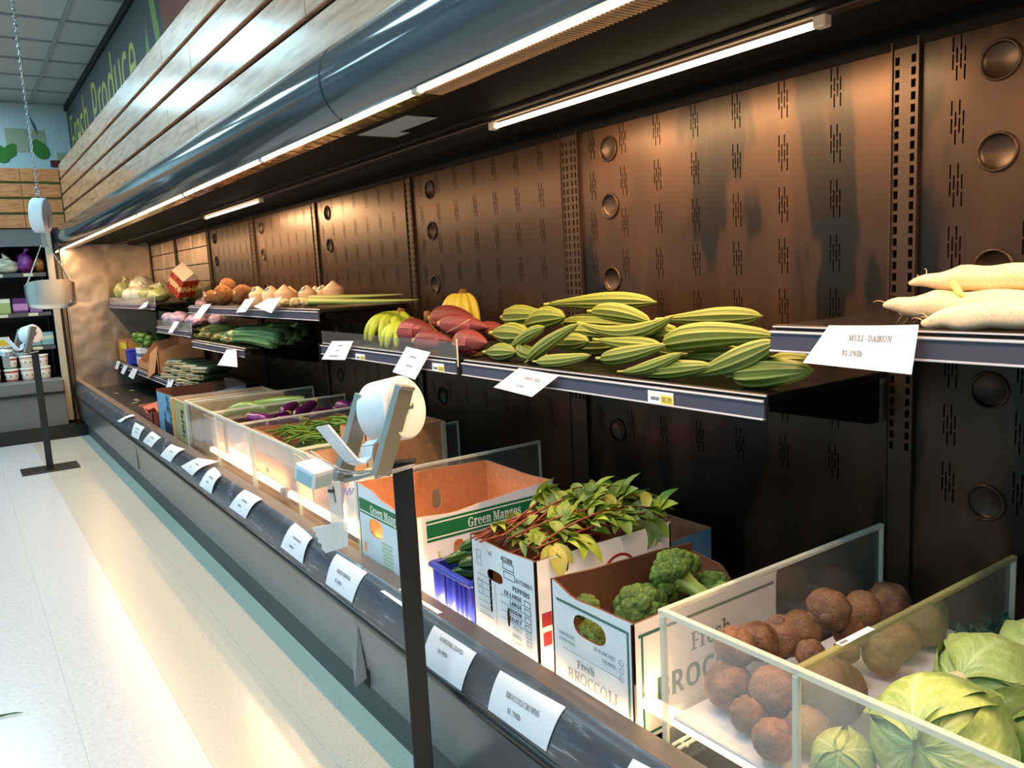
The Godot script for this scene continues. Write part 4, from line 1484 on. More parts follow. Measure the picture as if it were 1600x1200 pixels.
func top_produce() -> void:
	M.leafy = vc(0.42)
	tri(M.leafy, Vector3(14, 14, 14), null, bump(0.05, 71, 2.0), false)
	M.floret = vc(0.8)
	tri(M.floret, Vector3(30, 30, 30), null, bump(0.09, 72, 9.0, true, 1), false)
	M.beet = vc(0.75)
	tri(M.beet, Vector3(11, 11, 11), ntex(0.035, 73, [[0.0, Color(0.45, 0.38, 0.36)], [0.36, Color(0.7, 0.62, 0.56)], [0.5, Color(0.95, 0.9, 0.82)], [0.58, Color(0.55, 0.45, 0.4)], [0.7, Color(0.9, 0.84, 0.78)], [1.0, Color(0.62, 0.5, 0.44)]], 5), bump(0.06, 74, 4.0), false)
	M.daikon = vc(0.45)
	tri(M.daikon, Vector3(5, 16, 16), ntex(0.04, 75, [[0.0, Color(0.86, 0.78, 0.66)], [0.4, Color(0.98, 0.96, 0.93)], [1.0, Color(1, 1, 1)]], 4), null, false)
	M.bloom = vc(0.55)
	tri(M.bloom, Vector3(9, 9, 2.2), ntex(0.05, 76, [[0.0, Color(0.7, 0.6, 0.66)], [0.45, Color(0.95, 0.9, 0.92)], [1.0, Color(1, 1, 1)]], 5), bump(0.06, 77, 3.0), false)
	# ridged gourds, upper ones first
	var g := [
		[Vector3(1.66, 1.329, -2.178), Vector3(1.66, 1.34, -1.896), Vector3(1.66, 1.338, -1.662), 0.024, "long ridged gourd crossing the very top of the heap"],
		[Vector3(1.58, 1.315, -1.856), Vector3(1.58, 1.311, -1.719), Vector3(1.58, 1.288, -1.607), 0.023, "short ridged gourd sloping right just under the topmost gourd"],
		[Vector3(1.52, 1.281, -1.833), Vector3(1.52, 1.264, -1.632), Vector3(1.52, 1.312, -1.466), 0.019, "ridged gourd sagging like a bow in the middle of the heap"],
		[Vector3(1.6, 1.295, -1.588), Vector3(1.6, 1.304, -1.396), Vector3(1.6, 1.31, -1.247), 0.022, "ridged gourd lying level on top at the right of the heap"],
		[Vector3(1.5, 1.24, -1.48), Vector3(1.5, 1.269, -1.329), Vector3(1.5, 1.274, -1.122), 0.029, "thick ridged gourd in the middle row whose end passes behind the daikon shelf"],
		[Vector3(1.53, 1.212, -1.43), Vector3(1.53, 1.216, -1.33), Vector3(1.53, 1.226, -1.21), 0.022, "ridged gourd mostly hidden beneath the thick middle gourd"],
		[Vector3(1.44, 1.180, -1.327), Vector3(1.44, 1.22, -1.2), Vector3(1.44, 1.271, -1.081), 0.025, "ridged gourd leaning steeply up to the daikon shelf"],
		[Vector3(1.45, 1.186, -1.212), Vector3(1.45, 1.2, -1.11), Vector3(1.45, 1.214, -1.003), 0.03, "fat ridged gourd at the right front corner of the shelf"],
		[Vector3(1.43, 1.172, -1.504), Vector3(1.43, 1.186, -1.397), Vector3(1.43, 1.209, -1.25), 0.019, "ridged gourd at the front left of the leaning one"],
		[Vector3(1.5, 1.24, -1.74), Vector3(1.5, 1.234, -1.612), Vector3(1.5, 1.237, -1.484), 0.02, "pale-tipped ridged gourd under the sagging bow-shaped one"],
		[Vector3(1.46, 1.195, -1.684), Vector3(1.46, 1.213, -1.563), Vector3(1.46, 1.246, -1.43), 0.021, "dark ridged gourd rising right in the middle front"],
		[Vector3(1.42, 1.172, -1.553), Vector3(1.42, 1.192, -1.449), Vector3(1.42, 1.235, -1.339), 0.015, "thin ridged gourd with curled neck at the middle front edge"],
		[Vector3(1.55, 1.255, -1.605), Vector3(1.55, 1.263, -1.532), Vector3(1.55, 1.267, -1.482), 0.02, "short ridged gourd end poking out left of the thick middle one"],
		[Vector3(1.6, 1.286, -2.356), Vector3(1.6, 1.292, -2.243), Vector3(1.6, 1.297, -2.118), 0.034, "stubby ridged gourd at the upper left beside the banana flowers"],
		[Vector3(1.58, 1.264, -2.2), Vector3(1.58, 1.288, -2.103), Vector3(1.58, 1.295, -1.987), 0.032, "broad ridged gourd with hooked neck below the topmost gourd's stem"],
		[Vector3(1.46, 1.187, -2.146), Vector3(1.46, 1.24, -2.042), Vector3(1.46, 1.275, -1.935), 0.017, "slender ridged gourd slanting up at the left side"],
		[Vector3(1.44, 1.172, -2.002), Vector3(1.44, 1.235, -1.886), Vector3(1.45, 1.29, -1.761), 0.019, "slim ridged gourd slanting up above the okra price card"],
		[Vector3(1.52, 1.238, -2.314), Vector3(1.52, 1.238, -2.205), Vector3(1.52, 1.239, -2.103), 0.034, "round-ended ridged gourd at the left under the stubby one"],
		[Vector3(1.44, 1.184, -2.238), Vector3(1.44, 1.188, -2.165), Vector3(1.44, 1.194, -2.061), 0.025, "ridged gourd lowest at the left front corner"],
		[Vector3(1.41, 1.176, -1.917), Vector3(1.41, 1.188, -1.791), Vector3(1.41, 1.210, -1.667), 0.017, "yellow-green withered ridged gourd at the front, pointing over the card"],
		[Vector3(1.47, 1.226, -2.064), Vector3(1.46, 1.192, -2.046), Vector3(1.48, 1.183, -1.943), 0.022, "ridged gourd bent like a hook at the left front"],
		[Vector3(1.5, 1.217, -1.982), Vector3(1.5, 1.228, -1.873), Vector3(1.5, 1.235, -1.78), 0.022, "ridged gourd lying level in the dark left middle of the heap"],
		[Vector3(1.56, 1.245, -1.933), Vector3(1.56, 1.252, -1.866), Vector3(1.56, 1.245, -1.775), 0.026, "dull ridged gourd deep in the centre left of the heap"],
		[Vector3(1.6, 1.2, -1.242), Vector3(1.6, 1.205, -1.179), Vector3(1.6, 1.212, -1.115), 0.02, "ridged gourd seen beneath the daikon shelf's left end"],
		[Vector3(1.66, 1.2, -2.2), Vector3(1.66, 1.2, -2.0), Vector3(1.66, 1.21, -1.8), 0.03, "ridged gourd at the back, nearly buried under the heap"],
		[Vector3(1.66, 1.265, -2.1), Vector3(1.66, 1.265, -1.9), Vector3(1.66, 1.265, -1.7), 0.03, "buried ridged gourd directly below the topmost gourd"],
		[Vector3(1.64, 1.205, -1.66), Vector3(1.64, 1.205, -1.5), Vector3(1.64, 1.205, -1.3), 0.03, "ridged gourd at the back right, under the level top gourd"],
		[Vector3(1.62, 1.25, -1.6), Vector3(1.62, 1.252, -1.45), Vector3(1.62, 1.255, -1.28), 0.025, "ridged gourd second from the top at the right back"]]
	for i in g.size():
		gourd(g[i][0], g[i][1], g[i][2], g[i][3], g[i][4], i)
	# daikon
	daikon(Vector3(1.56, 1.385, -0.864), Vector3(1.56, 1.392, -0.72), Vector3(1.58, 1.388, -0.55), 0.024, "daikon lying on top of the others, tip to the left")
	daikon(Vector3(1.47, 1.348, -0.864), Vector3(1.475, 1.346, -0.72), Vector3(1.49, 1.35, -0.5), 0.027, "daikon with the longest pinched tip, in the middle of the pile")
	daikon(Vector3(1.415, 1.318, -0.76), Vector3(1.42, 1.335, -0.65), Vector3(1.44, 1.342, -0.45), 0.024, "front daikon with whiskery tip beside the radish price card")
	daikon(Vector3(1.5, 1.33, -0.85), Vector3(1.53, 1.336, -0.72), Vector3(1.56, 1.336, -0.5), 0.021, "daikon underneath, only its knobbly end showing")
	var st := MB.new()
	var sp := arc(Vector3(1.47, 1.392, -0.735), Vector3(1.465, 1.376, -0.725), Vector3(1.455, 1.366, -0.71), 8)
	st.sweep(sp, PackedFloat32Array([0.004, 0.006, 0.0065, 0.0065, 0.006, 0.0055, 0.005, 0.004]), 10, 0, 0, lin(0.8, 0.82, 0.5), lin(0.8, 0.82, 0.5))
	tag(obj(numbered("green_stalk"), st.mesh(M.veg), self), "cut pale green stalk lying across the middle daikon", "stalk")
	# banana flowers and bananas
	flower(Vector3(1.5, 1.225, -2.828), Vector3(0.3, 0.02, 1.0), 0.19, 0.052, "banana flower at left with pale stem end next to green bananas")
	flower(Vector3(1.62, 1.272, -2.75), Vector3(0.2, 0.02, 1.0), 0.24, 0.05, "largest banana flower lying on top in front of yellow bananas")
	flower(Vector3(1.52, 1.258, -2.50), Vector3(0.25, -0.05, 1.0), 0.24, 0.04, "banana flower tied with a string, top right")
	flower(Vector3(1.445, 1.205, -2.60), Vector3(0.35, 0.0, 1.0), 0.18, 0.036, "small banana flower in the middle behind the clear fence")
	flower(Vector3(1.46, 1.208, -2.36), Vector3(0.1, 0.02, 1.0), 0.17, 0.043, "bright red banana flower at the end of the shelf beside the gourds")
	flower(Vector3(1.62, 1.23, -2.46), Vector3(0.1, 0.0, 1.0), 0.17, 0.034, "banana flower at the back touching the stubby gourd")
	st = MB.new()
	st.sweep(arc(Vector3(1.475, 1.235, -2.56), Vector3(1.47, 1.262, -2.46), Vector3(1.50, 1.285, -2.43), 10), radii(10, func(_u): return 0.0016), 6, 0, 0, lin(0.75, 0.6, 0.5), lin(0.75, 0.6, 0.5))
	tag(obj(numbered("string"), st.mesh(M.veg), self), "thin pale string looped over a banana flower", "string")
	var yl := lin(0.66, 0.62, 0.2)
	var gr := lin(0.62, 0.72, 0.2)
	bananas(Vector3(1.73, 1.235, -2.85), -0.8, 5, 0.13, 0.02, 0.115, yl, lin(0.74, 0.7, 0.28), "bunch of yellow bananas standing behind the banana flowers")
	bananas(Vector3(1.64, 1.2, -3.25), -1.7, 8, 0.2, 0.022, 0.075, gr, lin(0.7, 0.78, 0.28), "large bunch of green bananas at the left of the fenced shelf")
	bananas(Vector3(1.56, 1.185, -3.0), -1.2, 6, 0.16, 0.021, 0.06, gr, lin(0.7, 0.78, 0.28), "smaller bunch of green bananas against the first banana flower")
	bananas(Vector3(1.66, 1.19, -3.02), 0.4, 4, 0.13, 0.018, 0.075, lin(0.66, 0.66, 0.18), lin(0.74, 0.72, 0.25), "yellowing banana bunch behind the green ones")
	# beets
	var c0 := lin(0.46, 0.33, 0.28)
	var c1 := lin(0.74, 0.58, 0.47)
	var bl := [
		[Vector3(1.174, 0.612, -1.003), 0.048, Vector3(-0.5, 0.2, 0.3), "large beet at the front left against the acrylic corner"],
		[Vector3(1.205, 0.68, -1.012), 0.042, Vector3(0.2, 1, 0), "beet stacked on the large front left one"],
		[Vector3(1.19, 0.635, -0.905), 0.049, Vector3(-0.9, 0.1, 0.6), "big beet with flat scarred face behind the acrylic post"],
		[Vector3(1.134, 0.6, -0.923), 0.035, Vector3(0.2, 0.8, -0.4), "small beet resting in front of the flat-faced one"],
		[Vector3(1.099, 0.603, -0.842), 0.038, Vector3(0.3, 0.6, 0.6), "reddish beet nearest the front sheet, lit from beneath"],
		[Vector3(1.171, 0.605, -0.820), 0.04, Vector3(0.4, 0.4, 0.5), "beet right of the front post, seen through the divider"],
		[Vector3(1.434, 0.71, -0.955), 0.045, Vector3(-0.8, -0.1, 0.4), "round beet on top of the pile showing a dark scar"],
		[Vector3(1.385, 0.67, -0.985), 0.043, Vector3(0.3, 0.6, 0.3), "scratched beet left of the topmost round one"],
		[Vector3(1.346, 0.66, -1.005), 0.046, Vector3(-0.3, 0.9, 0), "rough beet in the upper left of the pile"],
		[Vector3(1.281, 0.665, -1.018), 0.041, Vector3(-0.6, 0.6, 0.2), "reddish rough beet beside the carton lettering"],
		[Vector3(1.478, 0.65, -0.936), 0.034, Vector3(0.5, 0.5, 0.5), "small smooth beet under the topmost one"],
		[Vector3(1.597, 0.655, -0.98), 0.042, Vector3(0.6, 0.7, 0), "grey beet at the back right of the topmost"],
		[Vector3(1.754, 0.617, -1.009), 0.05, Vector3(0.3, -0.5, 0.7), "dark beet farthest back with a hollow scar"],
		[Vector3(1.329, 0.655, -0.925), 0.03, Vector3(-0.6, 0.6, 0.4), "little beet under the white sticker's left end"],
		[Vector3(1.423, 0.64, -0.905), 0.027, Vector3(0, 1, 0), "tiny red beet peeking above the white sticker"],
		[Vector3(1.276, 0.632, -0.846), 0.064, Vector3(0.3, 0.9, -0.2), "largest olive-brown beet seen through the divider"],
		[Vector3(1.521, 0.607, -0.886), 0.042, Vector3(-0.4, 0.5, 0.5), "tan beet in the middle row behind the divider"],
		[Vector3(1.609, 0.607, -0.9), 0.043, Vector3(-0.4, 0.2, 0.8), "beet with reddish spot near the far right"],
		[Vector3(1.707, 0.61, -0.9), 0.05, Vector3(0.4, 0.9, 0), "smooth olive beet at the far right on the bare board"],
		[Vector3(1.47, 0.604, -0.72), 0.04, Vector3(0.6, 0.3, 0.5), "dark beet before the divider touching a cabbage"],
		[Vector3(1.40, 0.604, -0.725), 0.04, Vector3(-0.2, 0.8, 0.4), "beet in front of the divider, left of the dark one"],
		[Vector3(1.345, 0.594, -0.728), 0.03, Vector3(-0.7, 0.4, 0.2), "small tan beet at the divider's foot by the front cabbage"]]
	for i in bl.size():
		beet(bl[i][0], bl[i][1], bl[i][2], bl[i][3], c0.lerp(c1, 0.25 * (i % 3)), c1.lerp(lin(0.62, 0.5, 0.36), 0.3 * (i % 4)))
	# cabbages
	cabbage(Vector3(1.205, 0.672, -0.60), 0.104, Vector3(0.9, -0.36, -0.12), "biggest green cabbage at the front with creamy veins and torn outer leaf", 0.5, 4, 3)
	cabbage(Vector3(1.47, 0.655, -0.655), 0.088, Vector3(0.8, -0.25, 0.1), "pale cabbage lying on its side showing a beige cut stalk", 0.9, 4, 8, true)
	cabbage(Vector3(1.64, 0.655, -0.62), 0.09, Vector3(0.5, -0.6, -0.4), "pale cabbage at the back right", 0.9, 2, 12)
	cabbage(Vector3(1.36, 0.65, -0.47), 0.088, Vector3(0.3, -0.7, -0.5), "darker green cabbage at the right edge", 0.1, 4, 17)
	cabbage(Vector3(1.115, 0.622, -0.715), 0.05, Vector3(0.5, -0.5, -0.2), "small pale green cabbage at the bottom by the front sheet", 0.8, 3, 22)
	var bm := vc(0.5)
	for q in [[Vector3(1.80, 0.60, -0.70), 0.10, 0.6, "bluish green cabbage leaf standing at the back right"], [Vector3(1.70, 0.575, -0.755), 0.085, -0.6, "dark green loose leaf beside the brown root end"]]:
		var mb := MB.new()
		var N := 14
		for i in N + 1:
			for j in N + 1:
				var u := j / float(N) * 2.0 - 1.0
				var v := i / float(N)
				var w: float = q[1] * (0.4 + 0.6 * sin(PI * clampf(v, 0.05, 0.9)))
				var ruff := 0.012 * absf(u) * sin(v * 22.0 + u * 7.0)
				mb.vert(Vector3(u * w * 0.8, v * q[1] * 1.1 + ruff, -0.25 * w * u * u + ruff), lin(0.2, 0.42, 0.34).lerp(lin(0.5, 0.62, 0.5), exp(-pow(u / 0.07, 2.0))))
		for i in N:
			for j in N:
				var k := i * (N + 1) + j
				mb.f4(k, k + 1, k + N + 2, k + N + 1)
				mb.f4(k + 1, k, k + N + 1, k + N + 2)
		var o := obj(numbered("cabbage_leaf"), mb.mesh(bm), self, Transform3D(Basis(Vector3.UP, q[2]) * Basis(Vector3.RIGHT, -0.5), q[0] - Vector3(0, 0.035 if q[2] > 0 else 0.01, 0)))
		tag(o, q[3], "leaf")
	beet(Vector3(1.75, 0.592, -0.80), 0.027, Vector3(-1, 0, 0.2), "brown root stub lying before a dark loose leaf", c0, c1)
	# broccoli
	broccoli(Vector3(1.353, 0.70, -1.31), 0.068, Vector3(-0.25, 0.42, -0.85), "big broccoli crown on top with thick pale branches showing", 5, 0.08)
	broccoli(Vector3(1.245, 0.638, -1.325), 0.066, Vector3(0, 1, 0), "wide broccoli crown in front, at the carton's near rim", 9, 0.0, false)
	broccoli(Vector3(1.13, 0.655, -1.385), 0.036, Vector3(-0.2, 1, 0), "small broccoli crown at the left corner of the carton", 13, 0.0, false)
	broccoli(Vector3(1.108, 0.615, -1.335), 0.042, Vector3(-1, 0.3, 0), "broccoli crown showing through the oval hand hole", 17, 0.0, false)
	broccoli(Vector3(1.45, 0.635, -1.29), 0.058, Vector3(0.1, 1, 0), "dull broccoli crown behind the top one", 21, 0.0, false)
	broccoli(Vector3(1.37, 0.595, -1.28), 0.06, Vector3(0, 1, 0.1), "broccoli crown in shade in the middle of the carton", 25, 0.0, false)
	broccoli(Vector3(1.40, 0.668, -1.205), 0.036, Vector3(0.7, 0.4, -0.3), "light green broccoli piece with cut stem behind the divider", 29, 0.16)
	broccoli(Vector3(1.29, 0.60, -1.22), 0.05, Vector3(0, 1, 0), "broccoli crown low along the carton's side wall", 33, 0.0, false)
	broccoli(Vector3(1.175, 0.555, -1.25), 0.05, Vector3(0, 1, 0), "broccoli crown deep at the front of the carton", 37, 0.0, false)
	# cucumbers
	var cu := [
		[Vector3(1.10, 0.61, -1.99), Vector3(1.17, 0.63, -1.95), Vector3(1.25, 0.62, -1.90), "front left cucumber under the curled stem"],
		[Vector3(1.14, 0.645, -1.97), Vector3(1.19, 0.668, -1.915), Vector3(1.25, 0.655, -1.86), "topmost cucumber in the blue crate"],
		[Vector3(1.11, 0.615, -1.93), Vector3(1.15, 0.63, -1.88), Vector3(1.2, 0.63, -1.84), "cucumber along the right of the crate beside the vegetable carton"],
		[Vector3(1.2, 0.64, -2.0), Vector3(1.25, 0.655, -1.95), Vector3(1.3, 0.64, -1.9), "cucumber at the back of the crate against the mango carton"],
		[Vector3(1.1, 0.585, -1.96), Vector3(1.14, 0.59, -1.91), Vector3(1.16, 0.585, -1.85), "lowest visible cucumber near the crate's front rim"]]
	for q in cu:
		pod("cucumber", "cucumber", q[3], "cucumbers in the blue crate", arc(q[0], q[1], q[2], 14), radii(14, func(u): return 0.022 * clampf(pow(sin(PI * (0.06 + u * 0.88)), 0.5), 0.2, 1.0)), lin(0.12, 0.22, 0.07), lin(0.3, 0.42, 0.15), 8, 0.03, M.veg_gloss)
	st = MB.new()
	st.sweep(arc(Vector3(1.10, 0.632, -2.03), Vector3(1.09, 0.625, -1.99), Vector3(1.14, 0.64, -1.96), 10), radii(10, func(_u): return 0.0028), 7, 0, 0, lin(0.5, 0.58, 0.25), lin(0.5, 0.58, 0.25))
	tag(obj(numbered("curled_tendril"), st.mesh(M.veg), self), "curled cucumber tendril at the left of the blue crate", "stem")
	# gongura: red stems and lobed leaves over the carton
	var t := thing("gongura_leaves", "heap of gongura stems, red with lobed yellow-green leaves, spilling over the vegetable carton", "leaves", Vector3(1.29, 0.757, -1.64))
	var lm := []
	for q in [[0, Color(0.5, 0.58, 0.2)], [0, Color(0.38, 0.48, 0.17)], [0, Color(0.26, 0.38, 0.15)], [0, Color(0.58, 0.58, 0.26)]]:
		var m := mt(q[1], 0.5)
		m.backlight_enabled = true
		m.backlight = Color(0.3, 0.36, 0.1)
		m.cull_mode = BaseMaterial3D.CULL_DISABLED
		lm.append(m)
	var meshes := []
	for k in 4:
		meshes.append([leaf_mesh(0.085, 3, 0.25, lm[k]), leaf_mesh(0.075, 5, 0.5, lm[k]), leaf_mesh(0.06, 1, 0.3, lm[k]), leaf_mesh(0.08, 3, 0.7, lm[k])])
	var red := lin(0.42, 0.14, 0.1)
	for i in 34:
		var z0 := rng.randf_range(-0.12, 0.12)
		var y0 := rng.randf_range(-0.02, 0.03)
		var a := Vector3(-0.215 + rng.randf() * 0.05, y0, z0)
		var b := Vector3(0.16 + rng.randf() * 0.1, y0 + rng.randf_range(0.0, 0.03), clampf(z0 + rng.randf_range(-0.1, 0.12), -0.13, 0.13))
		if i < 3:
			a = Vector3(-0.245, 0.0, -0.11 + 0.02 * i)
		var mb := MB.new()
		mb.sweep(arc(a, (a + b) / 2 + Vector3(0, 0.02 + rng.randf_range(-0.015, 0.02), rng.randf_range(-0.03, 0.03)), b, 8), radii(8, func(u): return 0.0032 - 0.0016 * u), 6, 0, 0, red, red)
		obj("stem", mb.mesh(M.veg), t)
	for i in 150:
		var u := pow(rng.randf(), 0.8)
		var x := -0.19 + 0.42 * u
		var z := rng.randf_range(-0.125, 0.13)
		var hump := 0.05 * sin(PI * clampf(u * 0.9, 0, 1)) * (1.0 - absf(z) * 3.5)
		var y := rng.randf_range(-0.005, 0.02) + maxf(0.0, hump) + 0.012 * u
		var sel := rng.randi() % 10
		var k := 0 if sel < 4 else (1 if sel < 7 else (2 if sel < 9 else 3))
		var bs := Basis(Vector3.UP, rng.randf_range(-0.6, 3.2)) * Basis(Vector3.RIGHT, rng.randf_range(-0.8, 0.45)) * Basis(Vector3.BACK, rng.randf_range(-0.6, 0.6))
		obj("leaf", meshes[k][rng.randi() % 4], t, Transform3D(bs.scaled(Vector3.ONE * rng.randf_range(0.6, 1.0)), Vector3(x, y, z)))
	for q in [[Vector3(0.13, 0.02, 0.15), 2.0, 1.25, 2], [Vector3(0.16, 0.02, 0.15), 2.3, 1.3, 1], [Vector3(-0.08, 0.02, 0.13), 0.4, 0.5, 0], [Vector3(-0.15, 0.015, 0.12), -0.3, 0.75, 3], [Vector3(0.2, 0.03, 0.13), 1.2, -0.9, 0], [Vector3(0.15, 0.06, 0.05), 1.0, -1.1, 1], [Vector3(-0.02, 0.06, -0.1), 0.3, -1.1, 0], [Vector3(0.1, 0.06, -0.02), 0.9, -0.9, 0]]:
		obj("leaf", meshes[q[3]][0], t, Transform3D(Basis(Vector3.UP, q[1]) * Basis(Vector3.RIGHT, q[2]), q[0]))
	# eggplants
	var eg := [
		[Vector3(1.23, 0.745, -4.31), Vector3(1.25, 0.74, -4.22), Vector3(1.31, 0.73, -4.16), 0.032, "dark round-ended eggplant at the left front of the tray"],
		[Vector3(1.44, 0.74, -4.24), Vector3(1.33, 0.733, -4.15), Vector3(1.25, 0.72, -4.07), 0.03, "long dark eggplant across the front of the tray"],
		[Vector3(1.58, 0.79, -4.22), Vector3(1.5, 0.765, -4.16), Vector3(1.4, 0.75, -4.08), 0.03, "bright purple eggplant lying on top with green cap up"],
		[Vector3(1.42, 0.74, -4.0), Vector3(1.36, 0.742, -4.04), Vector3(1.30, 0.73, -4.10), 0.025, "small violet eggplant near the bean side"],
		[Vector3(1.62, 0.75, -4.05), Vector3(1.55, 0.752, -4.03), Vector3(1.46, 0.74, -4.01), 0.03, "eggplant with pale wilted cap toward the back"],
		[Vector3(1.52, 0.77, -4.34), Vector3(1.45, 0.765, -4.28), Vector3(1.38, 0.75, -4.22), 0.028, "plump eggplant behind the bright purple one"]]
	for q in eg:
		pod("eggplant", "eggplant", q[4], "purple eggplants in the tray", arc(q[0], q[1], q[2], 16), radii(16, func(u): return q[3] * clampf(0.45 + 0.75 * pow(u, 0.6), 0.2, 1.0) * clampf(pow((1.0 - u) * 6.0, 0.5), 0.15, 1.0)), lin(0.2, 0.05, 0.2).lerp(lin(0.46, 0.14, 0.42), fposmod(q[3] * 370.0, 1.0)), lin(0.3, 0.08, 0.28), 0, 0.0, M.veg_gloss, lin(0.55, 0.55, 0.3))
	pod("eggplant", "eggplant", "lone round eggplant on the far side, right of the tray", "purple eggplants in the tray", arc(Vector3(1.70, 0.765, -3.99), Vector3(1.66, 0.772, -4.02), Vector3(1.62, 0.76, -4.06), 12), radii(12, func(u): return 0.036 * clampf(0.4 + 0.8 * pow(u, 0.5), 0.2, 1.0) * clampf(pow((1.0 - u) * 4.0, 0.5), 0.15, 1.0)), lin(0.44, 0.16, 0.36), lin(0.44, 0.16, 0.36), 0, 0.0, M.veg_gloss, lin(0.45, 0.3, 0.25))
	for q in [[Vector3(1.22, 0.70, -4.74), Vector3(1.3, 0.745, -4.62), Vector3(1.4, 0.735, -4.52), 0.036, "curved pale green squash at the front of its tray"], [Vector3(1.36, 0.735, -4.76), Vector3(1.5, 0.748, -4.66), Vector3(1.64, 0.76, -4.56), 0.03, "long straight green squash lying behind the curved one"], [Vector3(1.3, 0.70, -4.82), Vector3(1.42, 0.71, -4.75), Vector3(1.55, 0.71, -4.68), 0.036, "squash lowest at the back left of the tray"]]:
		pod("long_squash", "squash", q[4], "long green squash", arc(q[0], q[1], q[2], 16), radii(16, func(u): return q[3] * clampf(pow(sin(PI * (0.06 + u * 0.88)), 0.5), 0.2, 1.0)), lin(0.46, 0.58, 0.28), lin(0.4, 0.52, 0.22), 0, 0.0, M.veg_gloss, lin(0.5, 0.5, 0.25))
	# green beans: a few shapes, many copies
	var protos := []
	for k in 5:
		var mb := MB.new()
		var L := 0.055 + 0.008 * k
		mb.sweep(arc(Vector3(0, 0, -L), Vector3(0, 0.006 + 0.004 * (k % 3), 0), Vector3(0.012 * (k - 2), 0, L), 9), radii(9, func(u): return 0.0052 * clampf(pow(sin(PI * (0.05 + 0.9 * u)), 0.5), 0.15, 1.0)), 7, 0, 0, lin(0.26 + 0.04 * k, 0.42 + 0.03 * k, 0.12), lin(0.3, 0.45, 0.14))
		protos.append(mb.mesh(M.veg))
	for i in 130:
		var x := rng.randf_range(1.19, 1.55)
		var z := rng.randf_range(-3.80, -3.22)
		var y := 0.715 + 0.03 * cos((z + 3.5) * 3.4) + rng.randf_range(-0.012, 0.022)
		var o := obj(numbered("green_bean"), protos[i % 5], self, Transform3D(Basis(Vector3.UP, rng.randf() * TAU) * Basis(Vector3.RIGHT, rng.randf_range(-0.25, 0.25)), Vector3(x, y, z)))
		tag(o, "slim green bean in the heap in the kraft carton", "bean", "green beans in the kraft carton")
	var fill := MB.new()
	fill.lump(Vector3(1.37, 0.60, -3.51), Vector3(0.21, 0.12, 0.34), noise(0.1, 5, 2), 0.05, lin(0.16, 0.26, 0.08), lin(0.25, 0.38, 0.12), 20, 14)
	tag(obj(numbered("bean_heap"), fill.mesh(M.veg), self), "dark green heap of beans underneath the loose top ones", "beans", "", "stuff")


func bag(n: String, cat: String, label: String, group: String, o: Vector3, s: Vector3, c0: Color, c1: Color, amp: float, sd: int, mat: Material, knot := false) -> Node3D:
	var t := thing(n, label, cat, o, group)
	var mb := MB.new()
	mb.lump(Vector3.ZERO, s, noise(0.12, sd, 3), amp, c0, c1, 26, 18)
	obj("body", mb.mesh(mat), t)
	if knot:
		mb = MB.new()
		mb.sweep(PackedVector3Array([Vector3(0, s.y * 0.8, 0), Vector3(0.01, s.y * 1.15, 0), Vector3(0.03, s.y * 1.45, 0.01)]), PackedFloat32Array([s.x * 0.3, s.x * 0.1, s.x * 0.35]), 10, 5, 0.3, c1, c1)
		obj("gathered_top", mb.mesh(mat), t)
	return t


func carton_block(n: String, cat: String, label: String, group: String, o: Vector3, s: Vector3, col: Color, bands: Array, turn := Basis.IDENTITY) -> Node3D:
	var t := thing(n, label, cat, o, group)
	t.basis = turn
	var mb := MB.new()
	mb.box(Vector3.ZERO, s, 0.003)
	obj("body", mb.mesh(mt(col, 0.5)), t)
	for q in bands:   # [centre y, height, colour] printed band on the two seen faces
		mb = MB.new()
		mb.box(Vector3(0, q[0] * s.y, 0), Vector3(s.x + 0.001, q[1] * s.y, s.z + 0.001))
		obj("printed_band", mb.mesh(mt(q[2], 0.5)), t)
	return t


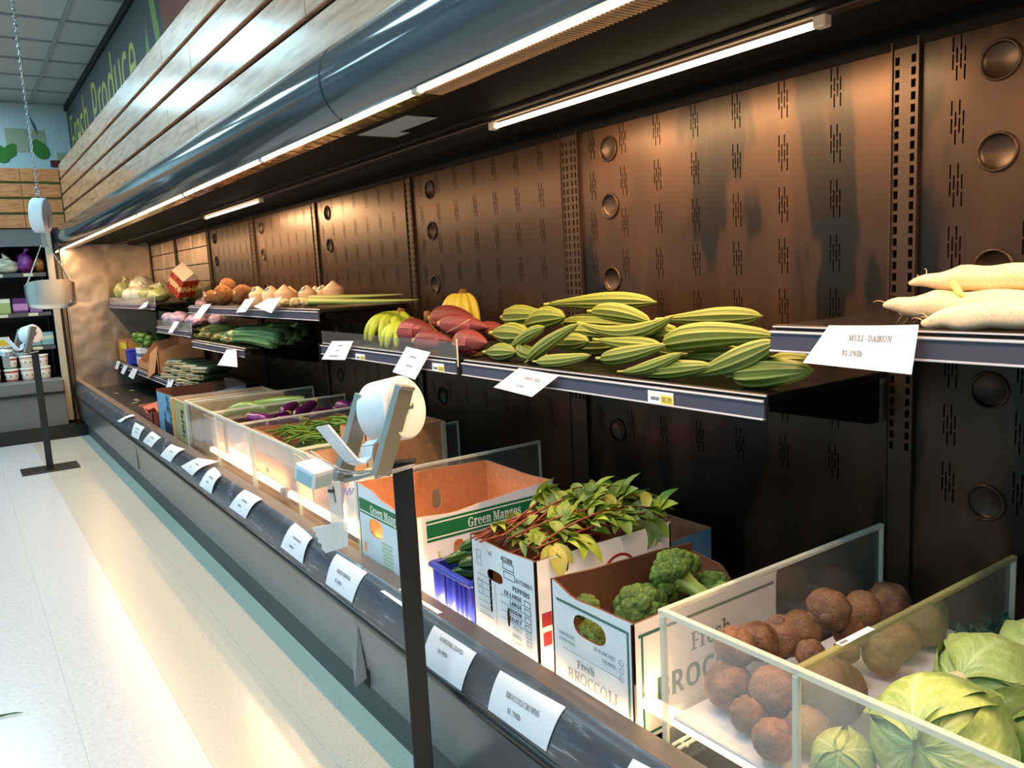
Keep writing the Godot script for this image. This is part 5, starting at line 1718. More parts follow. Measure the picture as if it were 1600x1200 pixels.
func far_produce() -> void:
	M.net = vc(0.55)
	tri(M.net, Vector3(20, 20, 20), null, bump(0.09, 81, 5.0, true, 1), false)
	M.hairy = vc(0.9)
	tri(M.hairy, Vector3(12, 12, 12), null, bump(0.2, 82, 8.0), false)
	M.film = vc(0.22)
	tri(M.film, Vector3(9, 9, 9), null, bump(0.04, 83, 6.0), false)
	# brown coconuts
	var brown := [[Vector3(1.45, 1.368, -5.66), 0.05, "brown coconut at the left end of its row"], [Vector3(1.60, 1.435, -5.80), 0.058, "brown coconut sitting on top behind the others"], [Vector3(1.45, 1.383, -5.38), 0.064, "large front brown coconut with pale fibres"], [Vector3(1.48, 1.381, -5.05), 0.062, "brown coconut next to the peeled white ones"], [Vector3(1.62, 1.372, -5.25), 0.054, "brown coconut behind, right of the large front one"], [Vector3(1.60, 1.370, -5.56), 0.055, "brown coconut under the one on top"]]
	for i in brown.size():
		var t := thing("brown_coconut", brown[i][2], "coconut", brown[i][0], "brown coconuts")
		var mb := MB.new()
		var r: float = brown[i][1]
		mb.lump(Vector3.ZERO, Vector3(r, r * 1.04, r), noise(0.3, 90 + i, 4), 0.06, lin(0.26, 0.15, 0.08), lin(0.52, 0.36, 0.2), 26, 18)
		obj("husk", mb.mesh(M.hairy), t)
		mb = MB.new()
		mb.lump(Vector3(-r * 0.8, r * 0.25, r * 0.3), Vector3(r * 0.2, r * 0.2, r * 0.2), noise(0.3, 90 + i, 4), 0.06, lin(0.75, 0.6, 0.45), lin(0.8, 0.66, 0.5), 10, 8)
		obj("fibre_tuft", mb.mesh(M.hairy), t)
	# peeled coconuts
	var white := [[Vector3(1.45, 1.318, -4.64), 0.055, "peeled coconut at the left front of its group"], [Vector3(1.46, 1.318, -4.44), 0.055, "peeled coconut second along the front with blue sticker"], [Vector3(1.49, 1.318, -4.31), 0.056, "peeled coconut third along the front"], [Vector3(1.65, 1.318, -4.68), 0.05, "peeled coconut behind the left front one"], [Vector3(1.57, 1.318, -4.18), 0.052, "peeled coconut in the middle with a blue sticker"], [Vector3(1.74, 1.318, -4.50), 0.048, "peeled coconut in the back row, left"], [Vector3(1.72, 1.318, -4.33), 0.05, "peeled coconut in the back row, middle"], [Vector3(1.71, 1.318, -4.16), 0.06, "peeled coconut at the right end of the back row"]]
	for i in white.size():
		var t := thing("peeled_coconut", white[i][2], "coconut", white[i][0], "peeled white coconuts")
		var mb := MB.new()
		var r: float = white[i][1]
		mb.lathe([Vector2(0, 0.001), Vector2(r * 0.88, 0.001), Vector2(r, r * 1.25), Vector2(r * 0.92, r * 1.38), Vector2(r * 0.12, r * 2.05), Vector2(0, r * 2.08)], 9, Transform3D(Basis(Vector3.UP, i * 0.7), Vector3.ZERO), lin(0.9, 0.78, 0.64))
		obj("flesh", mb.mesh(M.veg, 0), t)
		if i in [0, 1, 4, 6]:
			mb = MB.new()
			mb.lathe([Vector2(0, 0.002), Vector2(0.016, 0.0015), Vector2(0.018, 0)], 14, Transform3D(Basis(Vector3.BACK, 0.75) , Vector3(-r * 0.52, r * 1.74, 0.0)), lin(0.2, 0.5, 0.62))
			obj("sticker", mb.mesh(M.veg), t)
	# aloe leaves
	for q in [[Vector3(1.46, 1.345, -4.08), Vector3(1.5, 1.345, -3.4), Vector3(1.53, 1.352, -2.86), 0.032, "long aloe leaf in front, its tip beyond the shelf end"], [Vector3(1.56, 1.352, -4.1), Vector3(1.63, 1.358, -3.7), Vector3(1.70, 1.366, -3.32), 0.032, "aloe leaf behind with brown tip"]]:
		var p := arc(q[0] - q[1], Vector3.ZERO, q[2] - q[1], 20)
		var t := thing("aloe_leaf", q[4], "aloe", q[1], "aloe leaves on the coconut shelf")
		var mb := MB.new()
		mb.sweep(p, radii(20, func(u): return q[3] * (1.0 - u * 0.93)), 16, 2, 0.5, lin(0.5, 0.58, 0.26), lin(0.62, 0.68, 0.34), 0.45, 3.0)
		obj("blade", mb.mesh(M.veg), t)
		mb = MB.new()
		mb.box(p[0] - Vector3(0, 0, 0.01), Vector3(0.05, 0.02, 0.025), 0.006)
		obj("white_base", mb.mesh(M.beige), t)
	for k in 4:
		bag("root_bundle", "roots", ["pale root ends at the front by the second price card", "pale root ends beside the aloe base", "pale root ends under the aloe leaf", "pale root ends farthest right before the aloe"][k], "", Vector3(1.425 + 0.03 * (k % 2), 1.342, -4.13 + 0.075 * k), Vector3(0.028, 0.022, 0.04), lin(0.8, 0.72, 0.55), lin(0.62, 0.55, 0.36), 0.25, 130 + k, M.veg)
	# bags of pale greens far left, gift carton
	var cab := [[Vector3(1.50, 1.43, -9.30), Vector3(0.10, 0.10, 0.13), "farthest wrapped pale cabbage against the steel end"], [Vector3(1.62, 1.46, -8.98), Vector3(0.12, 0.125, 0.16), "tallest wrapped pale cabbage at the far end"], [Vector3(1.46, 1.40, -8.66), Vector3(0.085, 0.075, 0.15), "bagged white cabbage along the front of the far shelf"], [Vector3(1.46, 1.40, -8.25), Vector3(0.085, 0.075, 0.15), "bagged white cabbage in the middle of the far shelf"], [Vector3(1.47, 1.395, -7.88), Vector3(0.085, 0.07, 0.14), "bagged light green bundle right of the white cabbages"], [Vector3(1.64, 1.41, -8.30), Vector3(0.11, 0.09, 0.16), "wrapped cabbage in the second row of the far shelf"], [Vector3(1.48, 1.39, -7.5), Vector3(0.09, 0.065, 0.16), "bagged leafy bundle at the shelf end by the gift carton"], [Vector3(1.72, 1.415, -7.45), Vector3(0.10, 0.09, 0.2), "clear bag behind the gift carton"]]
	for i in cab.size():
		var lime := lin(0.66, 0.7, 0.42) if i in [4, 6, 0, 7] else lin(0.88, 0.88, 0.78)
		bag("bagged_cabbage", "cabbage", cab[i][2], "bagged cabbages on the far shelf", cab[i][0], cab[i][1], lime.darkened(0.25), lime.lightened(0.1), 0.14, 100 + i, M.film, i % 3 == 0)
	var gb := Basis(Vector3.BACK, -0.25) * Basis(Vector3.RIGHT, 0.6) * Basis(Vector3.UP, 0.5)
	var t := carton_block("gift_carton", "carton", "red and white gable carton tipped over beside the bagged cabbages", "", Vector3(1.58, 1.475, -7.02), Vector3(0.16, 0.17, 0.16), Color(0.62, 0.22, 0.1), [[0.0, 0.3, Color(0.78, 0.66, 0.46)]], gb)
	var mb := MB.new()
	mb.ext(PackedVector2Array([Vector2(-0.08, 0.085), Vector2(0.08, 0.085), Vector2(0.0, 0.16)]), -0.08, 0.08)
	obj("gable", mb.mesh(mt(Color(0.88, 0.82, 0.72), 0.5)), t)
	mb = MB.new()
	for k in 22:
		mb.box(Vector3(-0.0808, rng.randf_range(-0.08, 0.08), rng.randf_range(-0.075, 0.075)), Vector3(0.001, 0.016, 0.014))
		mb.box(Vector3(rng.randf_range(-0.075, 0.075), rng.randf_range(-0.08, 0.08), 0.0808), Vector3(0.014, 0.016, 0.001))
	obj("printed_spots", mb.mesh(mt(Color(0.4, 0.1, 0.05), 0.5)), t)
	# netted purple bags
	var nets := [[Vector3(1.45, 1.197, -7.0), Vector3(0.065, 0.055, 0.11), "lavender netted bag at the front left of the small fenced shelf"], [Vector3(1.46, 1.2, -6.72), Vector3(0.07, 0.058, 0.13), "lavender netted bag in the middle of the small fenced shelf"], [Vector3(1.5, 1.19, -6.40), Vector3(0.07, 0.05, 0.12), "grey-purple netted bag right of the middle one"], [Vector3(1.66, 1.245, -6.75), Vector3(0.075, 0.10, 0.13), "greyish netted bag standing up behind under the coconut shelf"], [Vector3(1.6, 1.19, -6.16), Vector3(0.06, 0.05, 0.1), "pink-purple netted bag seen just below the coconut shelf"]]
	for i in nets.size():
		bag("netted_bag", "bag", nets[i][2], "netted purple bags", nets[i][0], nets[i][1], lin(0.42, 0.36, 0.46), lin(0.74, 0.64, 0.74), 0.22, 110 + i, M.net, i == 3)
	# husked corn and leeks
	for i in 9:
		var z := -5.98 + 0.13 * (i % 7) + 0.02 * (i / 7)
		var y := 1.098 if i < 7 else 1.135
		var x := 1.40 + 0.02 * (i % 3)
		var lb: String = ["corn ear farthest left on its shelf", "second corn ear from the left end", "corn ear left of the shelf middle", "corn ear at the shelf middle, dry silk showing", "corn ear above the hanging price card", "corn ear right of the hanging card", "corn ear nearest the leek bundle", "corn ear lying on the left pair", "corn ear lying on the next pair"][i]
		var p := arc(Vector3(x, y, z), Vector3(x + 0.1, y + 0.012, z + 0.02), Vector3(x + 0.2, y + 0.004, z + 0.05), 12)
		var o := pod("corn_ear", "corn", lb, "husked corn ears", p, radii(12, func(u): return 0.027 * clampf(0.35 + 1.4 * u, 0.3, 1.0) * (1.0 if u < 0.8 else 0.8)), lin(0.62, 0.6, 0.28), lin(0.78, 0.76, 0.45), 8, 0.12, M.veg)
		mb = MB.new()
		for k in 5:
			var d := Vector3(-0.03, rng.randf_range(-0.018, 0.02), rng.randf_range(-0.03, 0.03))
			mb.sweep(arc(Vector3(-0.1, 0, 0), Vector3(-0.11, 0, 0) + d * 0.5, Vector3(-0.1, -0.004, 0) + d, 5), radii(5, func(u): return 0.004 * (1.0 - 0.8 * u)), 5, 0, 0, lin(0.5, 0.36, 0.18), lin(0.5, 0.36, 0.18))
		obj("silk", mb.mesh(M.veg), o)
	var lk := ["leek lying front right, pale root end forward", "leek second from the front", "leek in the middle of the bundle", "leek fourth in the bundle, bluish green", "leek behind the middle ones", "leek on top at the back left", "leek on top at the back right", "leek across the top of the bundle"]
	for i in 8:
		var y := 1.1 + 0.036 * (i / 4) + 0.012 * (i % 2)
		var x := 1.42 + 0.075 * (i % 4)
		var z := -5.35 - 0.07 * (i % 4) + 0.1 * (i / 4)
		var p := arc(Vector3(x, y, z), Vector3(x + 0.05, y + 0.014, z + 0.36), Vector3(x + 0.07, y + 0.006, z + 0.78), 14)
		pod("leek", "leek", lk[i], "leeks on the corn shelf", p, radii(14, func(u): return 0.018 + 0.022 * u - (0.03 * maxf(0.0, u - 0.8))), lin(0.26, 0.42, 0.24).lerp(lin(0.3, 0.5, 0.4), 0.25 * (i % 4)), lin(0.46, 0.58, 0.34), 7, 0.1, M.veg, lin(0.78, 0.74, 0.5))
	# low far shelf: cartons, greens, folded leaf packs
	t = carton("yellow_carton", "yellow carton with a strip of fruit print at the far low shelf", "carton", Vector3(1.41, 0.703, -9.5), Vector3(1.78, 0.93, -8.95), mt(Color(0.72, 0.5, 0.22), 0.6), M.kraft_in)
	strips(t, "fruit_print", mt(Color(0.85, 0.75, 0.2), 0.6), [[Vector3(-0.1858, 0.17, 0.05), Vector3(0.001, 0.06, 0.36)]])
	t = carton_block("blue_tub", "tub", "bright blue tub in front of the yellow carton", "", Vector3(1.43, 0.775, -8.84), Vector3(0.09, 0.14, 0.2), Color(0.12, 0.18, 0.62), [])
	mb = MB.new()
	mb.box(Vector3(0, 0.072, 0), Vector3(0.1, 0.012, 0.21), 0.004)
	obj("rim", mb.mesh(M.crate_blue), t)
	t = carton_block("white_carton", "carton", "small white and blue printed carton between the blue tub and the kraft carton", "", Vector3(1.48, 0.79, -8.58), Vector3(0.08, 0.17, 0.2), Color(0.86, 0.87, 0.9), [[0.1, 0.2, Color(0.4, 0.45, 0.6)]])
	for i in 4:
		var o: Node3D = thing("herb_bunch", ["curly herb bunch at the left above the yellow carton", "light green herb bunch in the middle of the low far shelf", "dark green herb bunch at the back of the low far shelf", "herb bunch by the kraft carton's top edge"][i], "herbs", [Vector3(1.55, 0.955, -8.92), Vector3(1.55, 0.93, -8.5), Vector3(1.7, 0.96, -8.7), Vector3(1.47, 0.95, -8.52)][i], "herb bunches on the low far shelf")
		var m2: Material = [M.veg_matte, M.veg, M.veg_matte, M.veg][i]
		mb = MB.new()
		for k in 9:
			mb.lump(Vector3(rng.randf_range(-0.06, 0.06), rng.randf_range(-0.02, 0.05), rng.randf_range(-0.09, 0.09)), Vector3(0.04, 0.03, 0.045), noise(0.3, 140 + i * 9 + k, 3), 0.35, lin(0.14, 0.3, 0.08), lin(0.42, 0.58, 0.18) if i in [1, 3] else lin(0.25, 0.42, 0.14), 12, 9)
		obj("foliage", mb.mesh(m2), o)
		mb = MB.new()
		mb.rod(Vector3(0, -0.02, 0), Vector3(0.02, -0.24, 0), 0.02, 8, lin(0.35, 0.48, 0.2))
		obj("stems", mb.mesh(M.veg), o)
	carton("kraft_carton", "large open kraft carton tilted on the low far shelf with a bent flap", "carton", Vector3(1.405, 0.703, -8.42), Vector3(1.80, 0.96, -7.45), M.kraft, M.kraft_in, {"f": [0.08, 0.06, 0.10, 0.2], "n": [0.2, 0.25, 0.27], "l": [0.07, 0.24, 0.26], "b": [0.26, 0.26]})
	mb = MB.new()
	mb.box(Vector3(1.388, 0.80, -7.62), Vector3(0.006, 0.24, 0.25), 0.001, Basis(Vector3.BACK, -0.25) * Basis(Vector3.RIGHT, -0.3))
	tag(obj(numbered("carton_flap"), mb.mesh(M.kraft), self), "loose kraft flap leaning at the front of the kraft carton", "cardboard")
	for i in 12:
		var r := i / 4
		var k := i % 4
		var x := 1.43 + 0.09 * (k % 2)
		var lb: String = ["bottom", "middle", "top"][r] + " " + ["leftmost", "second", "third", "rightmost"][k] + " folded leaf pack in the stack under the netted bags"
		var o := thing("leaf_pack", lb, "leaf pack", Vector3(1.5 + 0.02 * r, 0.728 + 0.052 * r, -7.1 + 0.27 * k + 0.03 * r), "folded leaf packs")
		o.rotation.y = 0.25 + 0.1 * (i % 3)
		mb = MB.new()
		mb.box(Vector3.ZERO, Vector3(0.24, 0.046, 0.2), 0.014)
		obj("folded_leaf", mb.mesh(mt(Color(0.22, 0.3, 0.22).lerp(Color(0.32, 0.36, 0.24), 0.3 * (i % 4)), 0.35)), o)
		mb = MB.new()
		for s in 4:
			mb.box(Vector3(-0.12, -0.014 + 0.009 * s, rng.randf_range(-0.02, 0.02)), Vector3(0.03, 0.004, 0.16), 0.001, Basis(Vector3.BACK, rng.randf_range(-0.3, 0.3)))
		obj("pale_fold", mb.mesh(mt(Color(0.72, 0.66, 0.52), 0.6)), o)
	# loose scraps on the dark cooler floor
	for i in 9:
		var o := Vector3(rng.randf_range(1.1, 1.6), 0.436, rng.randf_range(-9.2, -6.8))
		mb = MB.new()
		mb.lump(Vector3.ZERO, Vector3(0.03, 0.005, 0.02), noise(0.3, 160 + i, 2), 0.3, lin(0.5, 0.52, 0.35), lin(0.62, 0.62, 0.5), 10, 6)
		tag(obj(numbered("leaf_scrap"), mb.mesh(M.veg), self, Transform3D(Basis(Vector3.UP, i * 1.1), o)), "pale leaf scrap on the dark cooler floor at the far end", "scrap", "leaf scraps on the cooler floor")
	# bag of sprouts between mango carton and trays
	t = bag("produce_bag", "bag", "clear bag of pale produce with purple print beside the mango carton", "", Vector3(1.20, 0.585, -2.72), Vector3(0.10, 0.135, 0.15), lin(0.78, 0.76, 0.76), lin(0.9, 0.88, 0.86), 0.12, 171, M.film)
	mb = MB.new()
	mb.lump(Vector3(0.05, 0.12, 0.03), Vector3(0.08, 0.05, 0.1), noise(0.25, 172, 3), 0.3, lin(0.6, 0.64, 0.4), lin(0.84, 0.82, 0.66), 16, 12)
	obj("pale_leaves", mb.mesh(M.leafy), t)
	words(t, "SAW", Vector3(-0.095, 0.085, -0.03), Basis(Vector3.UP, -0.9) * Basis(Vector3.RIGHT, -0.4), 0.028, mt(Color(0.35, 0.2, 0.6), 0.5), 0.085, false, true)
	# goods in the end cooler
	bag("mushroom_bag", "bag", "clear bag of pale mushrooms, left on the top end-cooler shelf", "", Vector3(0.47, 1.735, -9.57), Vector3(0.13, 0.075, 0.09), lin(0.62, 0.58, 0.48), lin(0.9, 0.87, 0.76), 0.2, 181, M.film, true)
	bag("purple_bag", "bag", "bright purple bag on the top end-cooler shelf", "", Vector3(0.655, 1.765, -9.57), Vector3(0.075, 0.105, 0.08), lin(0.36, 0.1, 0.36), lin(0.6, 0.26, 0.6), 0.16, 182, M.film, true)
	bag("orange_bag", "bag", "orange-brown bag at the right of the top end-cooler shelf", "", Vector3(0.775, 1.74, -9.58), Vector3(0.05, 0.08, 0.08), lin(0.5, 0.28, 0.1), lin(0.66, 0.45, 0.2), 0.16, 183, M.film)
	carton_block("green_pack", "packet", "green and white packet at the left of the middle end-cooler shelf", "", Vector3(0.40, 1.345, -9.55), Vector3(0.15, 0.15, 0.1), Color(0.62, 0.7, 0.45), [[0.35, 0.25, Color(0.85, 0.86, 0.8)]])
	carton_block("purple_pack", "packet", "purple box with pink picture on the middle end-cooler shelf", "", Vector3(0.56, 1.345, -9.55), Vector3(0.13, 0.15, 0.1), Color(0.3, 0.1, 0.4), [[-0.1, 0.45, Color(0.7, 0.5, 0.72)]])
	carton_block("violet_pack", "packet", "violet and white packet right of the purple box", "", Vector3(0.695, 1.335, -9.55), Vector3(0.11, 0.13, 0.1), Color(0.55, 0.42, 0.66), [[0.2, 0.3, Color(0.85, 0.82, 0.88)]])
	carton_block("yellow_pack", "packet", "white packet with yellow picture on the low end-cooler shelf", "", Vector3(0.36, 0.985, -9.55), Vector3(0.14, 0.11, 0.1), Color(0.85, 0.85, 0.8), [[0.0, 0.5, Color(0.9, 0.72, 0.1)]])
	for k in 2:
		carton_block("teal_pack", "packet", ["pale teal packet on the low end-cooler shelf behind the far roll", "second pale teal packet, right on the low end-cooler shelf"][k], "", Vector3(0.645 + 0.115 * k, 0.995, -9.55), Vector3(0.11, 0.13, 0.1), Color(0.5, 0.68, 0.7), [[0.1, 0.3, Color(0.75, 0.8, 0.74)]])
	var tubs := [[0.25, 0, "lower tub at the left edge of the end cooler"], [0.25, 1, "upper tub at the left edge of the end cooler"], [0.405, 0, "lower red-banded tub in the second stack"], [0.405, 1, "upper red-banded tub in the second stack"], [0.545, 0, "lower white tub behind the far post"], [0.545, 1, "upper white tub behind the far post"], [0.69, 0, "lower white tub at the right of the end cooler"], [0.68, 1, "upper white tub at the right of the end cooler"]]
	for i in tubs.size():
		var o := thing("tub", tubs[i][2], "tub", Vector3(tubs[i][0], 0.596 + 0.125 * tubs[i][1], -9.50), "stacked tubs in the end cooler")
		mb = MB.new()
		mb.lathe([Vector2(0, 0), Vector2(0.052, 0), Vector2(0.062, 0.105), Vector2(0, 0.105)], 20, Transform3D(), lin(0.93, 0.9, 0.85))
		obj("body", mb.mesh(M.veg), o)
		mb = MB.new()
		mb.lathe([Vector2(0.06, 0.105), Vector2(0.066, 0.106), Vector2(0.066, 0.12), Vector2(0, 0.121)], 20, Transform3D(), lin(0.95, 0.94, 0.92))
		obj("lid", mb.mesh(M.veg), o)
		mb = MB.new()
		var red := i < 4
		mb.lathe([Vector2(0.0607, 0.085), Vector2(0.0622, 0.1)], 20, Transform3D(), lin(0.75, 0.15, 0.12) if red else lin(0.85, 0.7, 0.7))
		if red:
			mb.lathe([Vector2(0.0532, 0.004), Vector2(0.0545, 0.016)], 20, Transform3D(), lin(0.2, 0.5, 0.22) if tubs[i][1] == 1 else lin(0.75, 0.15, 0.12))
		for k in 7:
			var a := TAU * k / 7.0
			mb.lump(Vector3(cos(a) * 0.0585, 0.052, sin(a) * 0.0585), Vector3(0.006, 0.009, 0.006), noise(0.1, 3, 1), 0.1, lin(0.45, 0.2, 0.15), lin(0.45, 0.2, 0.15), 8, 6)
		obj("printed_band", mb.mesh(M.veg), o)


# ---------- price cards
const PROFILE := [Vector2(0.936, 0.40), Vector2(0.9375, 0.425), Vector2(0.942, 0.45), Vector2(0.949, 0.475), Vector2(0.958, 0.497), Vector2(0.969, 0.514), Vector2(0.985, 0.5255), Vector2(1.0, 0.53)]


func card(label: String, tl: Vector3, tr: Vector3, br: Vector3, bl: Vector3, bulge: float, lines: Array, group: String, curl := 0.0) -> void:
	var c := (tl + tr + br + bl) / 4
	var t := thing("price_card", label, "price card", c, group)
	var X := (tr - tl + br - bl).normalized()
	var Yd := (tl - bl + tr - br).normalized()
	var Z := X.cross(Yd).normalized()
	Yd = Z.cross(X)
	var mb := MB.new()
	var N := 12
	var at := func(u: float, v: float) -> Vector3:
		var p := tl.lerp(tr, u).lerp(bl.lerp(br, u), v) - c
		if bulge > 0.005:   # lies on the rounded bumper
			var y := p.y + c.y
			for k in PROFILE.size() - 1:
				if y <= PROFILE[k + 1].y or k == PROFILE.size() - 2:
					p.x = lerpf(PROFILE[k].x, PROFILE[k + 1].x, (y - PROFILE[k].y) / (PROFILE[k + 1].y - PROFILE[k].y)) - c.x
					break
		return p + Z * (0.003 + curl * (pow(u, 3.0) * (1.0 - v) + 0.25 * v * v * (1.0 - u)))
	for i in N:
		for j in N:
			var u0 := j / float(N)
			var u1 := (j + 1) / float(N)
			var v0 := i / float(N)
			var v1 := (i + 1) / float(N)
			mb.oquad(at.call(u0, v0), at.call(u1, v0), at.call(u1, v1), at.call(u0, v1), Z)
	obj("sheet", mb.mesh(M.paper, 40), t)
	for q in lines:   # [text, u, v, letter height, width]
		var p: Vector3 = at.call(q[1], q[2])
		var p2: Vector3 = at.call(q[1], minf(1.0, q[2] + 0.05))
		var p3: Vector3 = at.call(minf(1.0, q[1] + 0.05), q[2])
		var x := (p3 - p).normalized()
		var y := (p - p2).normalized()
		var z := x.cross(y).normalized()
		y = z.cross(x)
		if q[0] is String:
			words(t, q[0], p + z * 0.0012, Basis(x, y, z), q[3], M.ink, q[4], true)
		else:   # print too small to read
			var s := MB.new()
			for k in int(q[0]):
				s.box(p + z * 0.0008 + x * (q[4] * ((k + 0.5) / q[0] - 0.5)), Vector3(q[4] / q[0] * 0.45, q[3] * (0.7 + 0.3 * (k % 2)), 0.0004), 0.0, Basis(x, y, z))
			obj("small_print", s.mesh(M.ink), t)


func cards() -> void:
	var g1 := "white price cards on the slate bumper"
	var bump_at := func(y: float, z: float) -> Vector3: return Vector3(0.985 - (0.526 - y) * 0.4, y, z)
	# top y and z left, right; bottom y and z right, left
	var list := [
		["price card reading BROCCOLI CROWNS under the broccoli carton", [0.509, -1.514], [0.518, -1.275], [0.416, -1.303], [0.411, -1.533], [["BROCCOLI CROWNS", 0.5, 0.36, 0.013, 0.125], ["$1.79/lb", 0.43, 0.68, 0.012, 0.05]], 0.0],
		["price card reading GONGURA LEAVES right of the near post", [0.509, -1.834], [0.511, -1.621], [0.405, -1.656], [0.40, -1.865], [["GONGURA LEAVES", 0.52, 0.15, 0.011, 0.115], ["$1.99/lb", 0.42, 0.42, 0.010, 0.046]], 0.0],
		["price card reading GREEN MANGO left of the near post", [0.520, -2.528], [0.522, -2.288], [0.419, -2.329], [0.416, -2.552], [["GREEN MANGO", 0.5, 0.36, 0.012, 0.11], ["$2.49/lb", 0.42, 0.66, 0.011, 0.05]], 0.0],
		["price card below the hanging plastic strip, next left of green mango", [0.526, -2.96], [0.522, -2.738], [0.424, -2.774], [0.428, -3.006], [[10, 0.5, 0.35, 0.010, 0.09], [1, 0.5, 0.55, 0.006, 0.006], [5, 0.42, 0.70, 0.010, 0.05]], 0.01],
		["price card under the bean carton with two short printed lines", [0.526, -3.615], [0.530, -3.366], [0.433, -3.472], [0.432, -3.716], [[7, 0.5, 0.33, 0.011, 0.08], [5, 0.42, 0.62, 0.010, 0.05]], 0.012],
		["bent price card with curling right edge below the lamp's left half", [0.530, -4.177], [0.526, -3.937], [0.428, -4.033], [0.430, -4.258], [[7, 0.5, 0.3, 0.010, 0.08], [4, 0.42, 0.58, 0.009, 0.045]], 0.02],
		["tongue-shaped price card left of the lamp's end, curling off the bumper", [0.528, -4.482], [0.545, -4.192], [0.448, -4.428], [0.455, -4.674], [[8, 0.5, 0.3, 0.008, 0.09], [3, 0.42, 0.6, 0.008, 0.03]], 0.02],
		["price card in front of the pale crate", [0.520, -5.059], [0.530, -4.756], [0.435, -4.942], [0.429, -5.213], [[6, 0.5, 0.35, 0.008, 0.09]], 0.012],
		["price card in front of the palm-printed box", [0.521, -5.62], [0.519, -5.342], [0.438, -5.494], [0.433, -5.78], [[7, 0.5, 0.3, 0.009, 0.1], [3, 0.4, 0.65, 0.008, 0.03]], 0.0],
		["price card second from the far end of the bumper", [0.513, -6.16], [0.517, -5.846], [0.426, -5.924], [0.415, -6.193], [[9, 0.5, 0.3, 0.008, 0.13], [6, 0.5, 0.55, 0.008, 0.1]], 0.0],
		["farthest price card on the bumper, curled upright", [0.53, -6.464], [0.532, -6.275], [0.452, -6.652], [0.445, -6.783], [[6, 0.5, 0.4, 0.008, 0.06]], 0.03],
		["price card only half in view at the bottom edge of the photo", [0.511, -1.06], [0.518, -0.96], [0.42, -0.99], [0.42, -1.085], [[6, 0.5, 0.35, 0.009, 0.05]], 0.0]]
	for q in list:
		card(q[0], bump_at.call(q[1][0], q[1][1]), bump_at.call(q[2][0], q[2][1]), bump_at.call(q[3][0], q[3][1]), bump_at.call(q[4][0], q[4][1]), 0.009, q[5], g1, q[6])
	card("blank-looking price sheet laid crosswise on the ledge behind the near post", Vector3(0.962, 0.503, -2.165), Vector3(0.995, 0.529, -2.075), Vector3(1.0, 0.530, -1.845), Vector3(0.960, 0.502, -1.92), 0.004, [[8, 0.72, 0.62, 0.008, 0.02]], g1, 0.0)
	var g2 := "white price cards on the shelf rails"
	var on := func(x: float, y: float, z: float) -> Vector3: return Vector3(x, y, z)
	var sh := [
		["price card reading MULI - DAIKON with wavy lower edge", [1.371, 1.314, -0.915], [1.371, 1.318, -0.735], [1.345, 1.236, -0.737], [1.345, 1.242, -0.952], [["MULI - DAIKON", 0.53, 0.30, 0.011, 0.085], ["$1.19/lb", 0.42, 0.66, 0.010, 0.04]], 0.01],
		["tilted price card on the ridged gourd shelf", [1.370, 1.158, -1.952], [1.370, 1.150, -1.742], [1.345, 1.083, -1.858], [1.345, 1.093, -2.054], [["CHINESE OKRA", 0.55, 0.34, 0.009, 0.085], ["$1.99/lb", 0.5, 0.7, 0.007, 0.035]], 0.012],
		["price card with three printed lines under the green bananas", [1.37, 1.177, -3.391], [1.37, 1.187, -3.158], [1.35, 1.105, -3.214], [1.35, 1.091, -3.484], [[5, 0.5, 0.25, 0.009, 0.06], [4, 0.5, 0.5, 0.008, 0.04], [8, 0.45, 0.8, 0.011, 0.1]], 0.0],
		["price card with two lines under the banana flowers", [1.37, 1.187, -2.675], [1.37, 1.176, -2.482], [1.345, 1.074, -2.576], [1.345, 1.089, -2.753], [[8, 0.45, 0.3, 0.006, 0.05], [5, 0.5, 0.62, 0.009, 0.05]], 0.006],
		["narrow price card left of the wide one below the peeled coconuts", [1.37, 1.362, -4.625], [1.37, 1.371, -4.435], [1.35, 1.292, -4.575], [1.35, 1.286, -4.762], [], 0.0],
		["wide price card below the peeled coconuts and aloe", [1.37, 1.366, -4.218], [1.37, 1.368, -3.951], [1.34, 1.292, -4.097], [1.34, 1.323, -4.371], [], 0.02],
		["price card under the left brown coconuts", [1.37, 1.326, -5.576], [1.37, 1.331, -5.364], [1.34, 1.232, -5.58], [1.34, 1.237, -5.766], [], 0.0],
		["slanted price card on the far bagged cabbage shelf", [1.37, 1.331, -7.55], [1.37, 1.343, -7.25], [1.35, 1.294, -7.4], [1.35, 1.273, -7.74], [], 0.02],
		["small price card on the fenced netted bag shelf", [1.37, 1.195, -6.48], [1.37, 1.193, -6.316], [1.35, 1.106, -6.504], [1.35, 1.102, -6.654], [], 0.0],
		["flared price card hanging from the corn shelf", [1.37, 1.05, -5.112], [1.37, 1.06, -4.85], [1.34, 0.963, -4.805], [1.34, 0.945, -5.24], [], 0.015],
		["price card at the far left of the lowest shelf", [1.37, 0.705, -9.4], [1.37, 0.71, -9.2], [1.35, 0.62, -9.3], [1.35, 0.62, -9.5], [], 0.0],
		["price card below the blue tub", [1.37, 0.69, -9.0], [1.37, 0.69, -8.78], [1.35, 0.595, -8.95], [1.35, 0.595, -9.14], [], 0.0],
		["price card below the small white carton", [1.37, 0.69, -8.5], [1.37, 0.70, -8.25], [1.35, 0.59, -8.42], [1.35, 0.594, -8.7], [], 0.0],
		["price card beneath the folded leaf packs", [1.37, 0.715, -6.92], [1.37, 0.725, -6.72], [1.35, 0.645, -6.78], [1.35, 0.63, -6.97], [], 0.0]]
	for q in sh:
		card(q[0], on.call(q[1][0], q[1][1], q[1][2]), on.call(q[2][0], q[2][1], q[2][2]), on.call(q[3][0], q[3][1], q[3][2]), on.call(q[4][0], q[4][1], q[4][2]), 0.0, q[5], g2, q[6])


